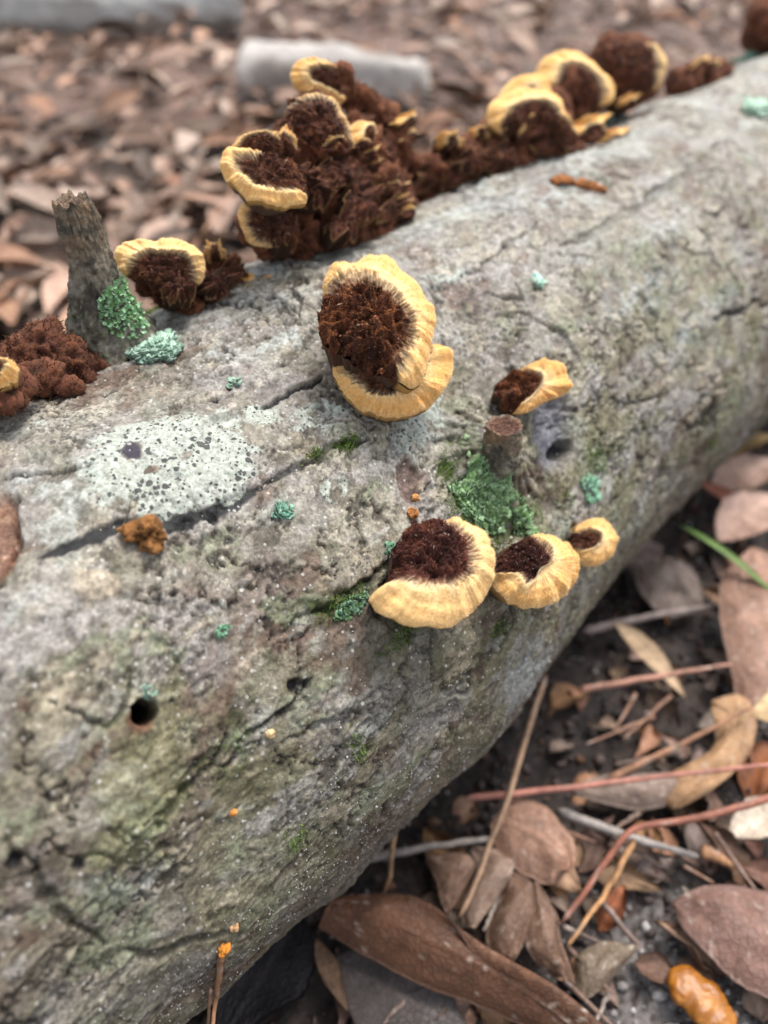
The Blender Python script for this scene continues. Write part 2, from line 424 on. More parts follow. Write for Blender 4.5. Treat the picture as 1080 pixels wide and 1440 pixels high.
# pale dotted crusts
crust = np.zeros(S.shape)
for e in ((238, 652, 362, 640, 243, 738), (345, 585, 410, 580, 345, 608), (450, 585, 500, 580, 452, 612), (590, 585, 640, 560, 600, 640),
          (620, 385, 665, 380, 622, 400), (470, 690, 500, 680, 472, 712)):
    crust = np.maximum(crust, (1 - ss(.72, 1.12, ellipse(*e) + jag * (.8 if e[0] == 238 else 1.6))) * (1 if e[0] == 238 else .8 * ss(-.6, .2, n_sm + n_col3)))
for e in ((650, 300, 800, 270, 650, 325), (900, 420, 960, 400, 905, 470), (965, 470, 985, 440, 972, 510), (860, 205, 930, 190, 865, 232),
          (40, 690, 80, 690, 40, 720), (1030, 420, 1075, 400, 1030, 450), (930, 330, 990, 310, 935, 352)):
    k = 1 - ss(.2, 1.25, ellipse(*e) + jag * 1.6); c = mix(c, (.46, .50, .49), k * .5 * ss(-.5, .4, n_sm + n_col3))
disp += crust * .0004
for e in ((187, 643, 204, 641, 188, 657), (215, 668, 228, 666, 216, 674), (262, 648, 274, 645, 263, 656)): crust = crust * ss(.5, 1.2, ellipse(*e) + jag * 1.5)
c = mix(c, (.06, .05, .06), (1 - ss(.6, 1.1, ellipse(187, 643, 202, 643, 187, 656) + jag * 1.5)) * .95)
# charcoal streak and its crack
def streak(pts, w, depth, colr, strength, taper=True, k=1.0):
    global disp, c
    d, t = poly_dist(S + (.0016 * n_sm + .0022 * n_mid) * k, A + (.0016 * n_col3 + .0022 * n_col2) * k, [sa(*q) for q in pts])
    w = w * (np.sin(np.clip(t, .02, .98) * math.pi) ** .4 if taper else 1) * (1 + .35 * n_sm)
    m = 1 - ss(w * .6, w * 1.15, d)
    disp = disp - m * depth; c = mix(c, colr, m * strength)
    return m
streak([(68, 795), (120, 772), (165, 748), (205, 745), (245, 745), (290, 728), (330, 708), (368, 690)], .0021, .0007, (.010, .010, .012), .97, k=.9)
streak([(368, 690), (410, 664), (450, 640), (480, 622), (520, 612)], .0011, .0012, (.045, .04, .032), .8)
streak([(362, 572), (395, 552), (425, 538), (455, 528)], .0010, .0016, (.02, .017, .015), .95)
streak([(0, 690), (60, 680), (115, 672), (150, 663)], .0007, .0012, (.05, .042, .035), .8)
streak([(790, 352), (850, 320), (905, 285), (960, 245), (1010, 205)], .0022, .0012, (.13, .12, .095), .6)
streak([(1000, 450), (1040, 440), (1075, 425)], .0016, .0022, (.06, .055, .045), .8)
streak([(440, 860), (490, 838), (540, 800), (560, 760)], .0010, .0014, (.05, .045, .03), .8)
streak([(380, 905), (440, 862), (500, 850)], .0007, .001, (.06, .05, .04), .7)
streak([(440, 945), (412, 985), (372, 1010), (330, 1050)], .0008, .0014, (.05, .04, .03), .8)
streak([(320, 1030), (300, 1080), (275, 1110), (230, 1150), (205, 1160)], .0008, .0014, (.05, .042, .03), .8)
streak([(430, 890), (415, 930), (420, 985)], .0006, .0006, (.07, .055, .045), .5)
streak([(100, 870), (118, 930), (150, 985)], .0007, .0005, (.10, .09, .07), .4)
streak([(0, 1180), (45, 1230), (90, 1300), (150, 1345)], .0012, .0014, (.075, .07, .05), .6)
streak([(180, 1350), (250, 1340), (320, 1310)], .0016, .0012, (.07, .06, .045), .6)
streak([(25, 715), (30, 770), (10, 830)], .0010, .0018, (.06, .045, .035), .8)
streak([(855, 560), (900, 565), (930, 555)], .0008, .0012, (.06, .05, .04), .6)
streak([(690, 440), (740, 445), (790, 480), (820, 530)], .0009, .0010, (.10, .085, .07), .55)
streak([(640, 400), (700, 360), (760, 320)], .0007, .001, (.08, .07, .06), .6)
for k in range(34):      # short random fissures
    s0, a0 = rng.uniform(-.10, .5), rng.uniform(-.03, .17); an = rng.normal(.1, .5); L = rng.uniform(.006, .03)
    pts = [np.array([s0 + L * q * math.cos(an), a0 + L * q * math.sin(an) + .003 * rng.normal()]) for q in (0, .35, .7, 1)]
    d, t = poly_dist(S + .002 * n_sm, A + .002 * n_col3, pts); w = rng.uniform(.0004, .0009) * np.sin(np.clip(t, .05, .95) * math.pi)
    m = 1 - ss(w * .6, w * 1.3, d); disp = disp - m * .0010; c = mix(c, (.05, .042, .034), m * .8)
# raised flake edge beside the black crack, peeled bark at the left end
k = 1 - ss(.7, 1.05, ellipse(8, 760, 34, 755, 8, 830) + jag * .4); disp = disp - k * .0022; c = mix(c, mix((.20, .11, .075), (.32, .20, .14), ss(-.4, .4, n_fine + n_sm)), k * .95)
k = 1 - ss(.7, 1.1, ellipse(318, 582, 338, 572, 320, 590) + jag * .5); disp = disp + k * .0016; c = mix(c, (.36, .31, .26), k * .7)
k = 1 - ss(.75, 1.05, ellipse(576, 676, 594, 674, 578, 716) + jag * .4); disp = disp - k * .0012; c = mix(c, mix((.10, .06, .045), (.20, .14, .11), ss(-.4, .4, n_fine)), k * .85)
k = 1 - ss(.7, 1.1, ellipse(135, 835, 170, 835, 135, 858) + jag * .6); disp = disp + k * .0012; c = mix(c, (.50, .42, .32), k * .7)
k = 1 - ss(.5, 1.1, ellipse(780, 600, 802, 585, 788, 668) + jag * .6); disp = disp - k * .0035; c = mix(c, (.19, .185, .22), k * .8)
k = 1 - ss(.4, 1.1, ellipse(797, 632, 806, 630, 797, 648) + jag); disp = disp - k * .005; c = mix(c, (.035, .028, .028), k * .9)
k = 1 - ss(.5, 1.1, ellipse(765, 660, 780, 650, 768, 690) + jag * 1.3); c = mix(c, (.11, .065, .05), k * .8); disp -= k * .0015
k = 1 - ss(.5, 1.1, ellipse(735, 950, 765, 935, 720, 1000) + jag * 1.4); c = mix(c, (.40, .42, .41), k * .6)
k = 1 - ss(.5, 1.1, ellipse(210, 1100, 300, 1060, 190, 1260) + jag * 1.4); c = mix(c, (.30, .31, .16), k * .40)
# swollen collar round the small snag, with creases running into it
eo = sa(706, 640); er = np.hypot(S - eo[0], A - eo[1]); ea = np.arctan2(A - eo[1], S - eo[0])
disp += .0065 * np.exp(-(er / .0115) ** 2) - .0018 * np.exp(-((er - .021) / .006) ** 2)
cre = ss(.1, .8, np.sin(ea * 17 + 2 * n_mid + er * 260)) * np.exp(-((er - .014) / .008) ** 2)
disp -= .0011 * cre; c = mix(c, (.10, .095, .07), cre * .45)
# mossy stains, then one broad darker brown patch below the low row of fungi
for e in ((485, 625, 520, 600, 490, 650), (640, 640, 665, 620, 640, 690), (470, 850, 540, 830, 470, 880), (560, 850, 600, 840, 560, 900),
          (750, 740, 790, 700, 755, 790), (330, 1050, 380, 1020, 330, 1110), (150, 450, 230, 440, 190, 480), (845, 640, 880, 610, 850, 680), (660, 700, 700, 650, 670, 760)):
    k = (1 - ss(.3, 1.2, ellipse(*e) + jag * 1.8)) * ss(-.3, .3, n_sm + n_fine * .6); c = mix(c, (.085, .11, .035), k * .75); disp += k * .0004
k = (1 - ss(.35, 1.2, ellipse(600, 900, 720, 820, 640, 985) + jag)); c = mix(c, (.10, .085, .06), k * .5)
# small bore holes, brown speckle, one large exit hole
ho = sa(201, 1001); hr = np.hypot(S - ho[0], A - ho[1]); hrim = sa(196, 1012)
hm = 1 - ss(.0021, .0027, hr * (1 + .05 * n_fine)); disp = disp * (1 - hm) - hm * .022
c = mix(c, (.012, .009, .008), 1 - ss(.0020, .0029, hr))
c = mix(c, (.20, .10, .06), (1 - ss(.0022, .0032, np.hypot(S - hrim[0], A - hrim[1]))) * ss(.0022, .0028, hr) * .8)
for q in ((415, 965, .0016), (428, 962, .0011), (222, 845, .0007), (243, 838, .0006), (365, 800, .0007), (745, 690, .0012), (652, 575, .0010), (505, 300, .0010), (300, 560, .0011), (812, 470, .0009),
          (378, 795, .0006), (240, 985, .0006), (596, 655, .0008), (110, 1215, .0012), (20, 1215, .0014)):
    o = sa(*q[:2]); m = 1 - ss(q[2] * .6, q[2] * 1.25, np.hypot(S - o[0], A - o[1]) * (1 + .3 * n_fine)); disp -= m * q[2] * 1.2; c = mix(c, (.035, .026, .022), m * .9)
for k in range(70):
    s0, a0, w = rng.uniform(-.1, .45), rng.uniform(-.04, .16), rng.uniform(.0003, .0009)
    m = 1 - ss(w * .6, w * 1.3, np.hypot((S - s0) * .7, A - a0) * (1 + .5 * n_fine)); disp -= m * w * .8; c = mix(c, (.045, .036, .03), m * .8)
# peel line where bark thins away low on the log
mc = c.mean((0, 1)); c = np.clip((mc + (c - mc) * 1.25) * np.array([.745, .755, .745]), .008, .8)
mask[..., 0] = crust; mask[..., 1] = np.clip(ss(.15, .7, fbm(LP * 30 + 9, 3, 19)) * .8 * (THw < 1.2), 0, 1)
# caps of the log: draw the ends in
endk = np.clip((S - 1.335) / .015, 0, 1) + np.clip((-.44 - S) / .01, 0, 1)
RR = (RB + disp) * (1 - .12 * endk)
LOGV = S[..., None] * Dv + (UA + RR * np.sin(TH))[..., None] * Nv + (ZA + RR * np.cos(TH))[..., None] * Zv
# nothing may sink far below the ground sheet
nS, nT = S.shape
V = np.concatenate([LOGV.reshape(-1, 3), [LOGV[0].mean(0)], [LOGV[-1].mean(0)]])
F = grid_faces(nS, nT, True)[:, ::-1]; j = np.arange(nT)
e0 = np.stack([np.full(nT, nS * nT), j, (j + 1) % nT], 1)
e1 = np.stack([np.full(nT, nS * nT + 1), (nS - 1) * nT + (j + 1) % nT, (nS - 1) * nT + j], 1)
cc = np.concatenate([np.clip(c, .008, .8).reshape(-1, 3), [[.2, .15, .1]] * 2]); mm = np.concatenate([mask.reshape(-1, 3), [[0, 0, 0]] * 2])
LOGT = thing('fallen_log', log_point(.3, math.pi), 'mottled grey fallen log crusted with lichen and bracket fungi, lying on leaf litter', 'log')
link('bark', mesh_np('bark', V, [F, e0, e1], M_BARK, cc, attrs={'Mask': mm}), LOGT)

def surf(s, th, lift=0.0):
    """point and outward normal on the displaced bark (nearest mesh vertex)"""
    i = np.clip(np.searchsorted(S_, s), 1, nS - 2); jf = np.clip(np.searchsorted(th_f, th), 1, len(th_f) - 2)
    p = LOGV[i, jf]; n = np.cross(LOGV[np.minimum(i + 3, nS - 1), jf] - LOGV[np.maximum(i - 3, 0), jf], LOGV[i, np.minimum(jf + 3, len(th_f) - 1)] - LOGV[i, np.maximum(jf - 3, 0)])
    n = -n / np.linalg.norm(n, axis=-1, keepdims=True)
    out = np.asarray(np.sin(th))[..., None] * Nv + np.asarray(np.cos(th))[..., None] * Zv
    n = np.where((n * out).sum(-1, keepdims=True) < 0, -n, n)
    return p + n * lift, n
def surf_px(x, y, lift=0.0):
    _, s, th = hit(x, y); return surf(s, th, lift)
def hit2(x, y):
    """line of sight against the displaced bark"""
    d = ray(x, y); t = np.arange(.08, 1.3, .0004); P = CP + d * t[:, None]; s, th, r = log_rel(P)
    i = np.clip(np.searchsorted(S_, s), 0, nS - 1); j = np.clip(np.searchsorted(th_f, th), 0, len(th_f) - 1)
    f = r - RR[i, j]; k = np.where(f < 0)[0]; q = k[0] if len(k) else int(np.argmin(f)); return P[q], s[q], th[q]

# ------------------------------------------------------------------ fungi
BROWN_D, BROWN_M, RUST = (.036, .014, .010), (.115, .043, .026), (.26, .098, .042)
GOLD, PALE, CREAM = (.70, .36, .095), (.81, .565, .27), (.70, .55, .36)

def smooth_closed(pts, n=220):
    pts = np.asarray(pts, float); m = len(pts); t = np.linspace(0, m, n, endpoint=False); i = t.astype(int); f = (t - i)[:, None]
    a, b, c_, d = (pts[(i + k) % m] for k in (-1, 0, 1, 2))
    return .5 * ((2 * b) + (c_ - a) * f + (2 * a - 5 * b + 4 * c_ - d) * f ** 2 + (3 * b - a - 3 * c_ + d) * f ** 3)
def polar(pts2, n):
    q = smooth_closed(pts2, 400); a = np.arctan2(q[:, 1], q[:, 0]); r = np.hypot(q[:, 0], q[:, 1])
    o = np.argsort(a); a, r = a[o], r[o]
    ph = np.linspace(-math.pi, math.pi, n, endpoint=False)
    return ph, np.interp(ph, np.concatenate([a - 2 * math.pi, a, a + 2 * math.pi]), np.tile(r, 3))
def strands(P, Dr, L, W, C, seed):
    """thin bent fibres, two triangles each"""
    r = np.random.default_rng(seed); n = len(P)
    side = np.cross(Dr, r.normal(size=(n, 3))); side /= np.linalg.norm(side, axis=1, keepdims=True) + 1e-9
    bend = r.normal(size=(n, 3)) * .35
    d2 = Dr + bend; d2 /= np.linalg.norm(d2, axis=1, keepdims=True)
    W = W[:, None]; L = L[:, None]
    a = P - side * W; b = P + side * W; m = P + Dr * L * .55; m1 = m - side * W * .7; m2 = m + side * W * .7; tip = m + d2 * L * .45
    V = np.stack([a, b, m2, m1, tip], 1).reshape(-1, 3); k = np.arange(n)[:, None] * 5
    return V, k + np.array([[0, 1, 2, 3]]), k + np.array([[3, 2, 4]]), np.repeat(C, 5, 0)
def felt_colors(n, r, dark=.5):
    t = r.random(n) ** 1.3
    c_ = mix(BROWN_D, BROWN_M, np.clip(t * 1.6, 0, 1)); return mix(c_, RUST, np.clip((t - dark) * 1.8, 0, 1))

def cap(parent, outline, brown, e3, centre, height, thick=.0032, dome=.003, wedge=.010, seed=0, into=None, nphi=300, nt=58,
        hair=5000, hair_len=.0028, gold=1.0, lump=.0013, wave=.0012, origin=None, split=True, edge_pale=.5, dark=.45, shrink=.9, tint=(1, 1, 1), concave=0.0, fuzz=4200):
    """a shelf of fungus: rim outline and brown felt outline laid out on the shelf's own plane"""
    r = np.random.default_rng(seed)
    e3 = unit(e3)
    if origin is None:
        Ph, s0, t0 = hit(*centre); n0 = log_normal(t0); dd = ray(*centre); P0 = Ph - dd * (height / max(.35, -(dd @ n0)))   # on the line of sight, height above the bark
    else:
        P0 = np.asarray(origin); s0, t0, _ = log_rel(P0); n0 = log_normal(float(t0))
    e1 = unit(Dv - (Dv @ e3) * e3); e2 = np.cross(e3, e1)
    def to2(q):
        d = ray(*q); X = CP + d * (((P0 - CP) @ e3) / (d @ e3)) - P0; return np.array([X @ e1, X @ e2])
    o2 = np.array([to2(q) for q in outline])
    ph, rim = polar(o2, nphi)
    if brown is None: fb = np.full(nphi, 1.5)
    elif isinstance(brown, float): fb = np.full(nphi, brown)
    else: _, rb = polar(np.array([to2(q) for q in brown]), nphi); fb = rb / rim; fb = np.clip(np.where(fb > 1, 1 + (fb - 1) * 4, fb * shrink), .06, 2.2)
    cs = np.stack([np.cos(ph), np.sin(ph)], 1)
    q3 = np.concatenate([cs * 1.0, np.zeros((nphi, 1))], 1)
    rim = rim * (1 + .012 * fbm(q3 * 9 + seed, 3, seed) + .006 * fbm(q3 * 26 + seed, 2, seed + 1))
    rim = rim * (1 + np.where(fb > 1.02, .11, 0) * fbm(q3 * 5 + seed * 3, 3, seed + 44))
    t = 1 - (1 - np.linspace(0, 1, nt)) ** 1.35
    T, PH = np.meshgrid(t, ph, indexing='ij'); rr = np.broadcast_to(rim, T.shape); FB = np.broadcast_to(fb, T.shape)
    X2 = np.cos(PH) * rr * T; Y2 = np.sin(PH) * rr * T
    p3 = np.stack([X2, Y2, X2 * 0 + seed * .37], -1)
    streak_n = fbm(np.stack([np.cos(PH) * 16, np.sin(PH) * 16, T * 2.2 + seed], -1), 4, seed + 3, .7)
    fine_rad = fbm(np.stack([np.cos(PH) * 34, np.sin(PH) * 34, T * 3 + seed], -1), 3, seed + 5, .7)
    blot = fbm(p3 * 260, 3, seed + 6)
    K = T / FB + .17 * streak_n + .10 * blot + .05 * fine_rad
    yel = ss(.78, 1.22, K)
    w = np.clip(thick * .9 / rr, .04, .35)
    edge = np.sqrt(np.clip(1 - (np.clip(T - (1 - w), 0, 1) / w) ** 2, 0, 1))
    rad = np.linspace(0, 1, nt)
    wavez = wave * T ** 2 * fbm(np.stack([np.cos(PH) * 2.2, np.sin(PH) * 2.2, PH * 0 + seed], -1), 3, seed + 7) * 2
    domez = dome * (1 - T ** 2.0) - concave * (1 - T ** 3)
    bound = .0009 * np.exp(-((K - 1.25) / .22) ** 2) * yel
    rings = .00010 * np.sin((T - .3 * FB) * rr * 2600 + 2 * blot) * yel * (T < .97)
    zt = domez + wavez + thick * .5 * edge + bound + rings + yel * (.00016 * streak_n + .00012 * fine_rad) * ss(1.0, .85, T) \
        + (1 - yel) * (lump * (fbm(p3 * 150, 4, seed + 8, .6) + .6 * (1 - 2 * np.abs(fbm(p3 * 260, 3, seed + 12)))) * ss(1.0, .6, K) + .0009 * fbm(p3 * 620, 3, seed + 9) - .0004)
    zb = domez * (.6) + wavez - thick * .5 * edge - wedge * (1 - T) ** 1.1 + .0022 * fbm(p3 * 150 + 4, 4, seed + 14, .6) * ss(1, .8, T)
    top = P0 + X2[..., None] * e1 + Y2[..., None] * e2 + zt[..., None] * e3
    g = -n0 if into is None else unit(into)
    bot = P0 + X2[..., None] * e1 + Y2[..., None] * e2 + zb[..., None] * e3 + ((1 - T) ** 1.1 * wedge * 1.1)[..., None] * g
    # colours
    yo = np.clip((K - 1) / np.maximum(1 / FB - 1, .15), 0, 1)           # 0 at the felt, 1 at the rim
    ycol = mix(CREAM, PALE, ss(0, .25, yo)); ycol = mix(ycol, np.array(GOLD), ss(.2, .7, yo + .18 * streak_n) * .85 * gold); ycol = mix(ycol, PALE, ss(.82, 1, yo) * edge_pale)
    ycol = mix(ycol, (.52, .37, .21), ss(.3, .0, yo) * .4); ycol = mix(ycol, (.56, .29, .075), ss(.15, .55, fbm(p3 * 420 + 8, 3, seed + 16)) * .22)
    ycol = ycol * (1 + .09 * streak_n + .10 * fine_rad)[..., None]
    bcol = mix(BROWN_D, BROWN_M, ss(-.5, .6, blot + .5 * streak_n)); bcol = mix(bcol, RUST, ss(.1, .8, fbm(p3 * 330, 3, seed + 11)) * .55) * np.asarray(tint)
    topc = mix(bcol, ycol, yel)
    botc = mix((.055, .024, .014), (.42, .24, .07), ss(.84, .985, T) * ss(1.15, .95, FB))
    if brown is None: topc = mix(bcol, (.35, .2, .085), ss(.93, 1.0, T + .03 * streak_n) * .75)
    n1 = nt * nphi
    fac = grid_faces(nt, nphi, True)
    fk = K.reshape(-1)[fac].mean(1); br = (fk < 1.0) & (fac.max(1) < n1)
    Vt = top.reshape(-1, 3); Vb = bot.reshape(-1, 3)
    capF = [fac[~br] if split else fac, (fac + n1)[:, ::-1]]
    V = np.concatenate([Vt, Vb]); C = np.concatenate([topc.reshape(-1, 3), botc.reshape(-1, 3)])
    # velvet nap on the pale margin
    yc = np.where((yel.reshape(-1) > .5) & (T.reshape(-1) < 1.0))[0] if brown is not None else []
    if fuzz and len(yc):
        pw = (T * rr).reshape(-1)[yc]; ix = r.choice(yc, fuzz, p=pw / pw.sum())
        ra = np.cos(PH).reshape(-1)[ix, None] * e1 + np.sin(PH).reshape(-1)[ix, None] * e2; te = T.reshape(-1)[ix, None]
        d = ra * (.55 + .6 * te) + e3 * (1.0 - .55 * te) * r.uniform(.2, 1, (fuzz, 1)) + r.normal(size=(fuzz, 3)) * .3; d /= np.linalg.norm(d, axis=1, keepdims=True)
        fc = topc.reshape(-1, 3)[ix]; fc = mix(fc, (.92, .74, .46), .15 + r.random(fuzz) * .45) * r.uniform(.95, 1.12, (fuzz, 1))
        hv, h4, h3, hcol = strands(Vt[ix] - d * .0001, d, r.uniform(.0003, .0007, fuzz), np.full(fuzz, .000045), fc, seed + 40)
        capF += [h4 + len(V), h3 + len(V)]; V = np.concatenate([V, hv]); C = np.concatenate([C, hcol])
    me = mesh_np('cap', V, capF, M_YELLOW if brown is not None else M_FELT, C)
    o = link('cap', me, parent)
    # felt centre: lumpy brown surface under a coat of fibres
    if split and br.any():
        used = np.unique(fac[br]); remap = np.full(n1, -1); remap[used] = np.arange(len(used))
        FV, FF, FC = [Vt[used]], [remap[fac[br]]], [topc.reshape(-1, 3)[used]]
        Kf = K.reshape(-1); cand = np.where((Kf < 1.22) & (T.reshape(-1) > .02) & ((T.reshape(-1) < .97) | (FB.reshape(-1) > 1.05)))[0]
        pw = (T * rr).reshape(-1)[cand] * np.clip(1 - (Kf[cand] - .90) * 2.6, .05, 1); idx = r.choice(cand, hair, p=pw / pw.sum())
        kk = Kf[idx]; flat = ss(.55, .95, kk)[:, None]; pp = Vt[idx]
        clump = np.stack([fbm(pp * 330 + 9 * q, 2, seed + 20 + q) for q in range(3)], 1)
        radial = np.cos(PH).reshape(-1)[idx, None] * e1 + np.sin(PH).reshape(-1)[idx, None] * e2
        d = radial * r.uniform(.3, 1.0, (hair, 1)) * (.75 + .5 * flat) + e3 * r.uniform(.05, .6, (hair, 1)) * (1 - .8 * flat) + clump * 1.7 * (1 - .8 * flat) + r.normal(size=(hair, 3)) * (.24 - .12 * flat)
        d /= np.linalg.norm(d, axis=1, keepdims=True); up_ = (d @ e3)[:, None]; d = np.where(up_ < .02, d - (up_ - .06) * e3, d)
        big_n = fbm(pp * 95 + seed, 3, seed + 30) + .5 * fbm(pp * 260 + seed, 2, seed + 31)
        tone = np.clip(.42 + .16 * np.clip((pp - P0) @ e1 / rim.mean(), -1, 1) + .62 * big_n + r.normal(size=hair) * .22 - (dark - .45), 0, 1)
        hc = mix(BROWN_D, BROWN_M, np.clip(tone * 1.7, 0, 1)); hc = mix(hc, (.27, .105, .04), np.clip((tone - .5) * 1.9, 0, 1)); hc = mix(hc, (.24, .115, .05), ss(.72, .95, kk + r.normal(size=hair) * .06) * ss(1.5, .9, FB.reshape(-1)[idx]) * .55); hc = mix(hc, (.48, .30, .13), ss(.90, 1.12, kk + r.normal(size=hair) * .06) * .85)
        hc = hc * np.asarray(tint); hc = np.where((r.random(hair) > .988)[:, None], (.55, .45, .36), hc)
        L = hair_len * r.uniform(.3, .85, hair) * np.clip(1.35 - kk * .85, .32, 1.0)
        hv, h4, h3, hcol = strands(pp - d * .0004, d, L, np.full(hair, .000085) * r.uniform(.6, 1.5, hair) * np.clip(1.6 - kk * .9, .5, 1), hc, seed)
        nb = len(used)
        me2 = mesh_np('felt_centre', np.concatenate(FV + [hv]), FF + [h4 + nb, h3 + nb], M_FELT, np.concatenate(FC + [hcol]))
        link('felt_centre', me2, o)
    return o

def blob_mesh(blobs, voxel, seed, amp=.0022, freq=140):
    """overlapping rounded lumps fused into one skin and roughened; blobs: (point, radius, squash xyz)"""
    bm = bmesh.new()
    for P, rad, sq in blobs:
        mtx = Matrix.Translation(Vector(P)) @ Matrix.Diagonal((sq[0] * rad, sq[1] * rad, sq[2] * rad, 1))
        bmesh.ops.create_icosphere(bm, subdivisions=3, radius=1, matrix=mtx)
    me = bpy.data.meshes.new('tmp'); bm.to_mesh(me); bm.free()
    o = bpy.data.objects.new('tmp', me); COL.objects.link(o)
    md = o.modifiers.new('r', 'REMESH'); md.mode = 'VOXEL'; md.voxel_size = voxel
    dg = bpy.context.evaluated_depsgraph_get(); ev = o.evaluated_get(dg); m2 = bpy.data.meshes.new_from_object(ev)
    bpy.data.objects.remove(o); bpy.data.meshes.remove(me)
    co = mesh_co(m2).astype(float); no = mesh_normals(m2).astype(float)
    f = np.empty(len(m2.loops), np.int32); m2.loops.foreach_get('vertex_index', f); f = f.reshape(-1, 4)
    bpy.data.meshes.remove(m2)
    n1 = fbm(co * freq, 4, seed, .6); rd = 1 - np.abs(fbm(co * freq * 1.7 + 5, 4, seed + 3, .65)) * 1.3; n3 = fbm(co * freq * 4.5, 3, seed + 5)
    co = co + no * (amp * (n1 * 1.1 + rd * .8 - .5 + n3 * .3))[:, None]
    return co, no, f, n1, rd, n3
def mass(name, parent, blobs, seed, voxel=.0009, amp=.0024, freq=150, hair=5000, hair_len=.0016, light=.0):
    co, no, f, n1, rd, n3 = blob_mesh(blobs, voxel, seed, amp, freq); r = np.random.default_rng(seed)
    c_ = mix(BROWN_D, BROWN_M, ss(-.6, .5, n1 + .4 * n3)); c_ = mix(c_, RUST, np.clip(ss(.55, 1.0, rd) * .5 + light, 0, 1) * ss(-.2, .6, n3 + .3))
    idx = r.integers(0, len(co), hair); d = no[idx] + r.normal(size=(hair, 3)) * .5; d /= np.linalg.norm(d, axis=1, keepdims=True)
    hv, h4, h3, hc = strands(co[idx] - d * .0003, d, hair_len * r.uniform(.4, 1.2, hair), np.full(hair, .00011), felt_colors(hair, r, .5 - light), seed)
    return link(name, mesh_np(name, np.concatenate([co, hv]), [f, h4 + len(co), h3 + len(co)], M_FELT, np.concatenate([c_, hc])), parent)

def dirv(deg, k=0.0):
    """direction round the log at deg from up, leaning k along the axis"""
    a = math.radians(deg); return unit(math.sin(a) * Nv + math.cos(a) * Zv + k * Dv)

# -- the large double bracket in the middle
p, s0, t0 = hit(530, 470)
big = thing('bracket_fungus', log_point(s0, t0), 'large two-tiered golden bracket fungus with shaggy rust-brown centre, alone on open bark', 'fungus')
cap(big, [(472, 512), (469, 530), (480, 551), (500, 570), (530, 584), (560, 588), (590, 579), (615, 561), (630, 540), (638, 515), (633, 497), (619, 490), (600, 492), (570, 485), (530, 490), (495, 497)],
    [(466, 505), (484, 534), (503, 553), (525, 562), (548, 564), (568, 556), (585, 540), (596, 520), (600, 490), (570, 475), (530, 475), (490, 485)],
    dirv(24, -.30), (545, 535), .008, thick=.0058, dome=.001, wedge=.012, seed=101, hair=3500, wave=.0015, gold=.95, dark=.3)
cap(big, [(449, 462), (452, 432), (454, 405), (462, 386), (478, 373), (497, 375), (515, 364), (545, 366), (572, 385), (592, 405), (607, 425), (614, 447), (609, 470), (604, 500), (598, 525), (590, 541), (575, 547), (560, 541), (540, 532), (515, 522), (485, 508), (458, 488)],
    [(440, 462), (445, 425), (463, 408), (478, 405), (500, 396), (520, 404), (535, 414), (556, 427), (564, 438), (579, 455), (582, 475), (576, 505), (566, 528), (552, 560), (520, 565), (480, 540), (445, 500)],
    dirv(24, -.30), (520, 462), .0155, thick=.0056, dome=.0030, wedge=.020, seed=102, hair=18000, hair_len=.0019, lump=.0046, wave=.0018, gold=.8, dark=.26, tint=(1.15, 1.08, 1.0))
# -- the lower row
p, s0, t0 = hit(590, 790)
b1 = thing('bracket_fungus', log_point(s0, t0), 'wide half-round bracket fungus, dark velvety centre and broad pale gold rim, under green lichen', 'fungus')
cap(b1, [(520, 840), (523, 851), (540, 866), (565, 878), (600, 884), (635, 880), (662, 862), (682, 840), (693, 815), (695, 790), (688, 765), (672, 743), (652, 738), (640, 732), (610, 734), (583, 741), (561, 760), (551, 785), (551, 812), (540, 826)],
    [(540, 828), (570, 834), (590, 839), (620, 839), (645, 831), (660, 815), (663, 790), (655, 765), (640, 746), (620, 728), (585, 725), (550, 745), (535, 785), (535, 815)],
    dirv(18, -.10), (612, 800), .0135, thick=.0042, dome=.0040, wedge=.022, seed=103, hair=11000, hair_len=.0019, tint=(1.0, .86, 1.05), lump=.0024, wave=.0016, gold=.45, edge_pale=.2, dark=.62)
p, s0, t0 = hit(750, 800)
b2 = thing('bracket_fungus', log_point(s0, t0), 'golden bracket fungus with doubled rim and dark streaked centre, middle of three', 'fungus')
cap(b2, [(760, 840), (785, 843), (803, 828), (812, 805), (812, 785), (803, 768), (785, 765), (770, 790), (755, 815)], .07, dirv(30, -.2), (785, 805), .0100, thick=.0035, dome=.001, wedge=.014, seed=104, nphi=200, nt=40, split=False, gold=1.15)
cap(b2, [(694, 815), (697, 830), (710, 845), (725, 850), (740, 856), (765, 853), (788, 842), (803, 820), (807, 795), (800, 772), (786, 758), (768, 752), (745, 755), (724, 765), (705, 781), (696, 800)],
    [(690, 806), (708, 811), (722, 812), (732, 824), (742, 822), (750, 806), (764, 797), (767, 780), (755, 765), (740, 755), (715, 765), (695, 785)],
    dirv(26, -.2), (748, 802), .0135, thick=.0036, dome=.0030, wedge=.022, seed=105, hair=6000, hair_len=.0017, gold=.85, wave=.0012, dark=.62, tint=(.85, .72, .85))
p, s0, t0 = hit(825, 762)
b3 = thing('bracket_fungus', log_point(s0, t0), 'smallest round golden bracket fungus with small brown eye, at the end of the low row', 'fungus')
cap(b3, [(803, 768), (806, 746), (822, 733), (840, 729), (858, 738), (867, 757), (862, 778), (848, 792), (830, 797), (813, 790)],
    [(800, 768), (804, 750), (818, 747), (832, 752), (833, 762), (824, 772), (812, 776)],
    dirv(38, -.15), (830, 764), .0060, thick=.0040, dome=.0022, wedge=.012, seed=106, hair=1800, hair_len=.0016, gold=.85, nphi=220, nt=44)
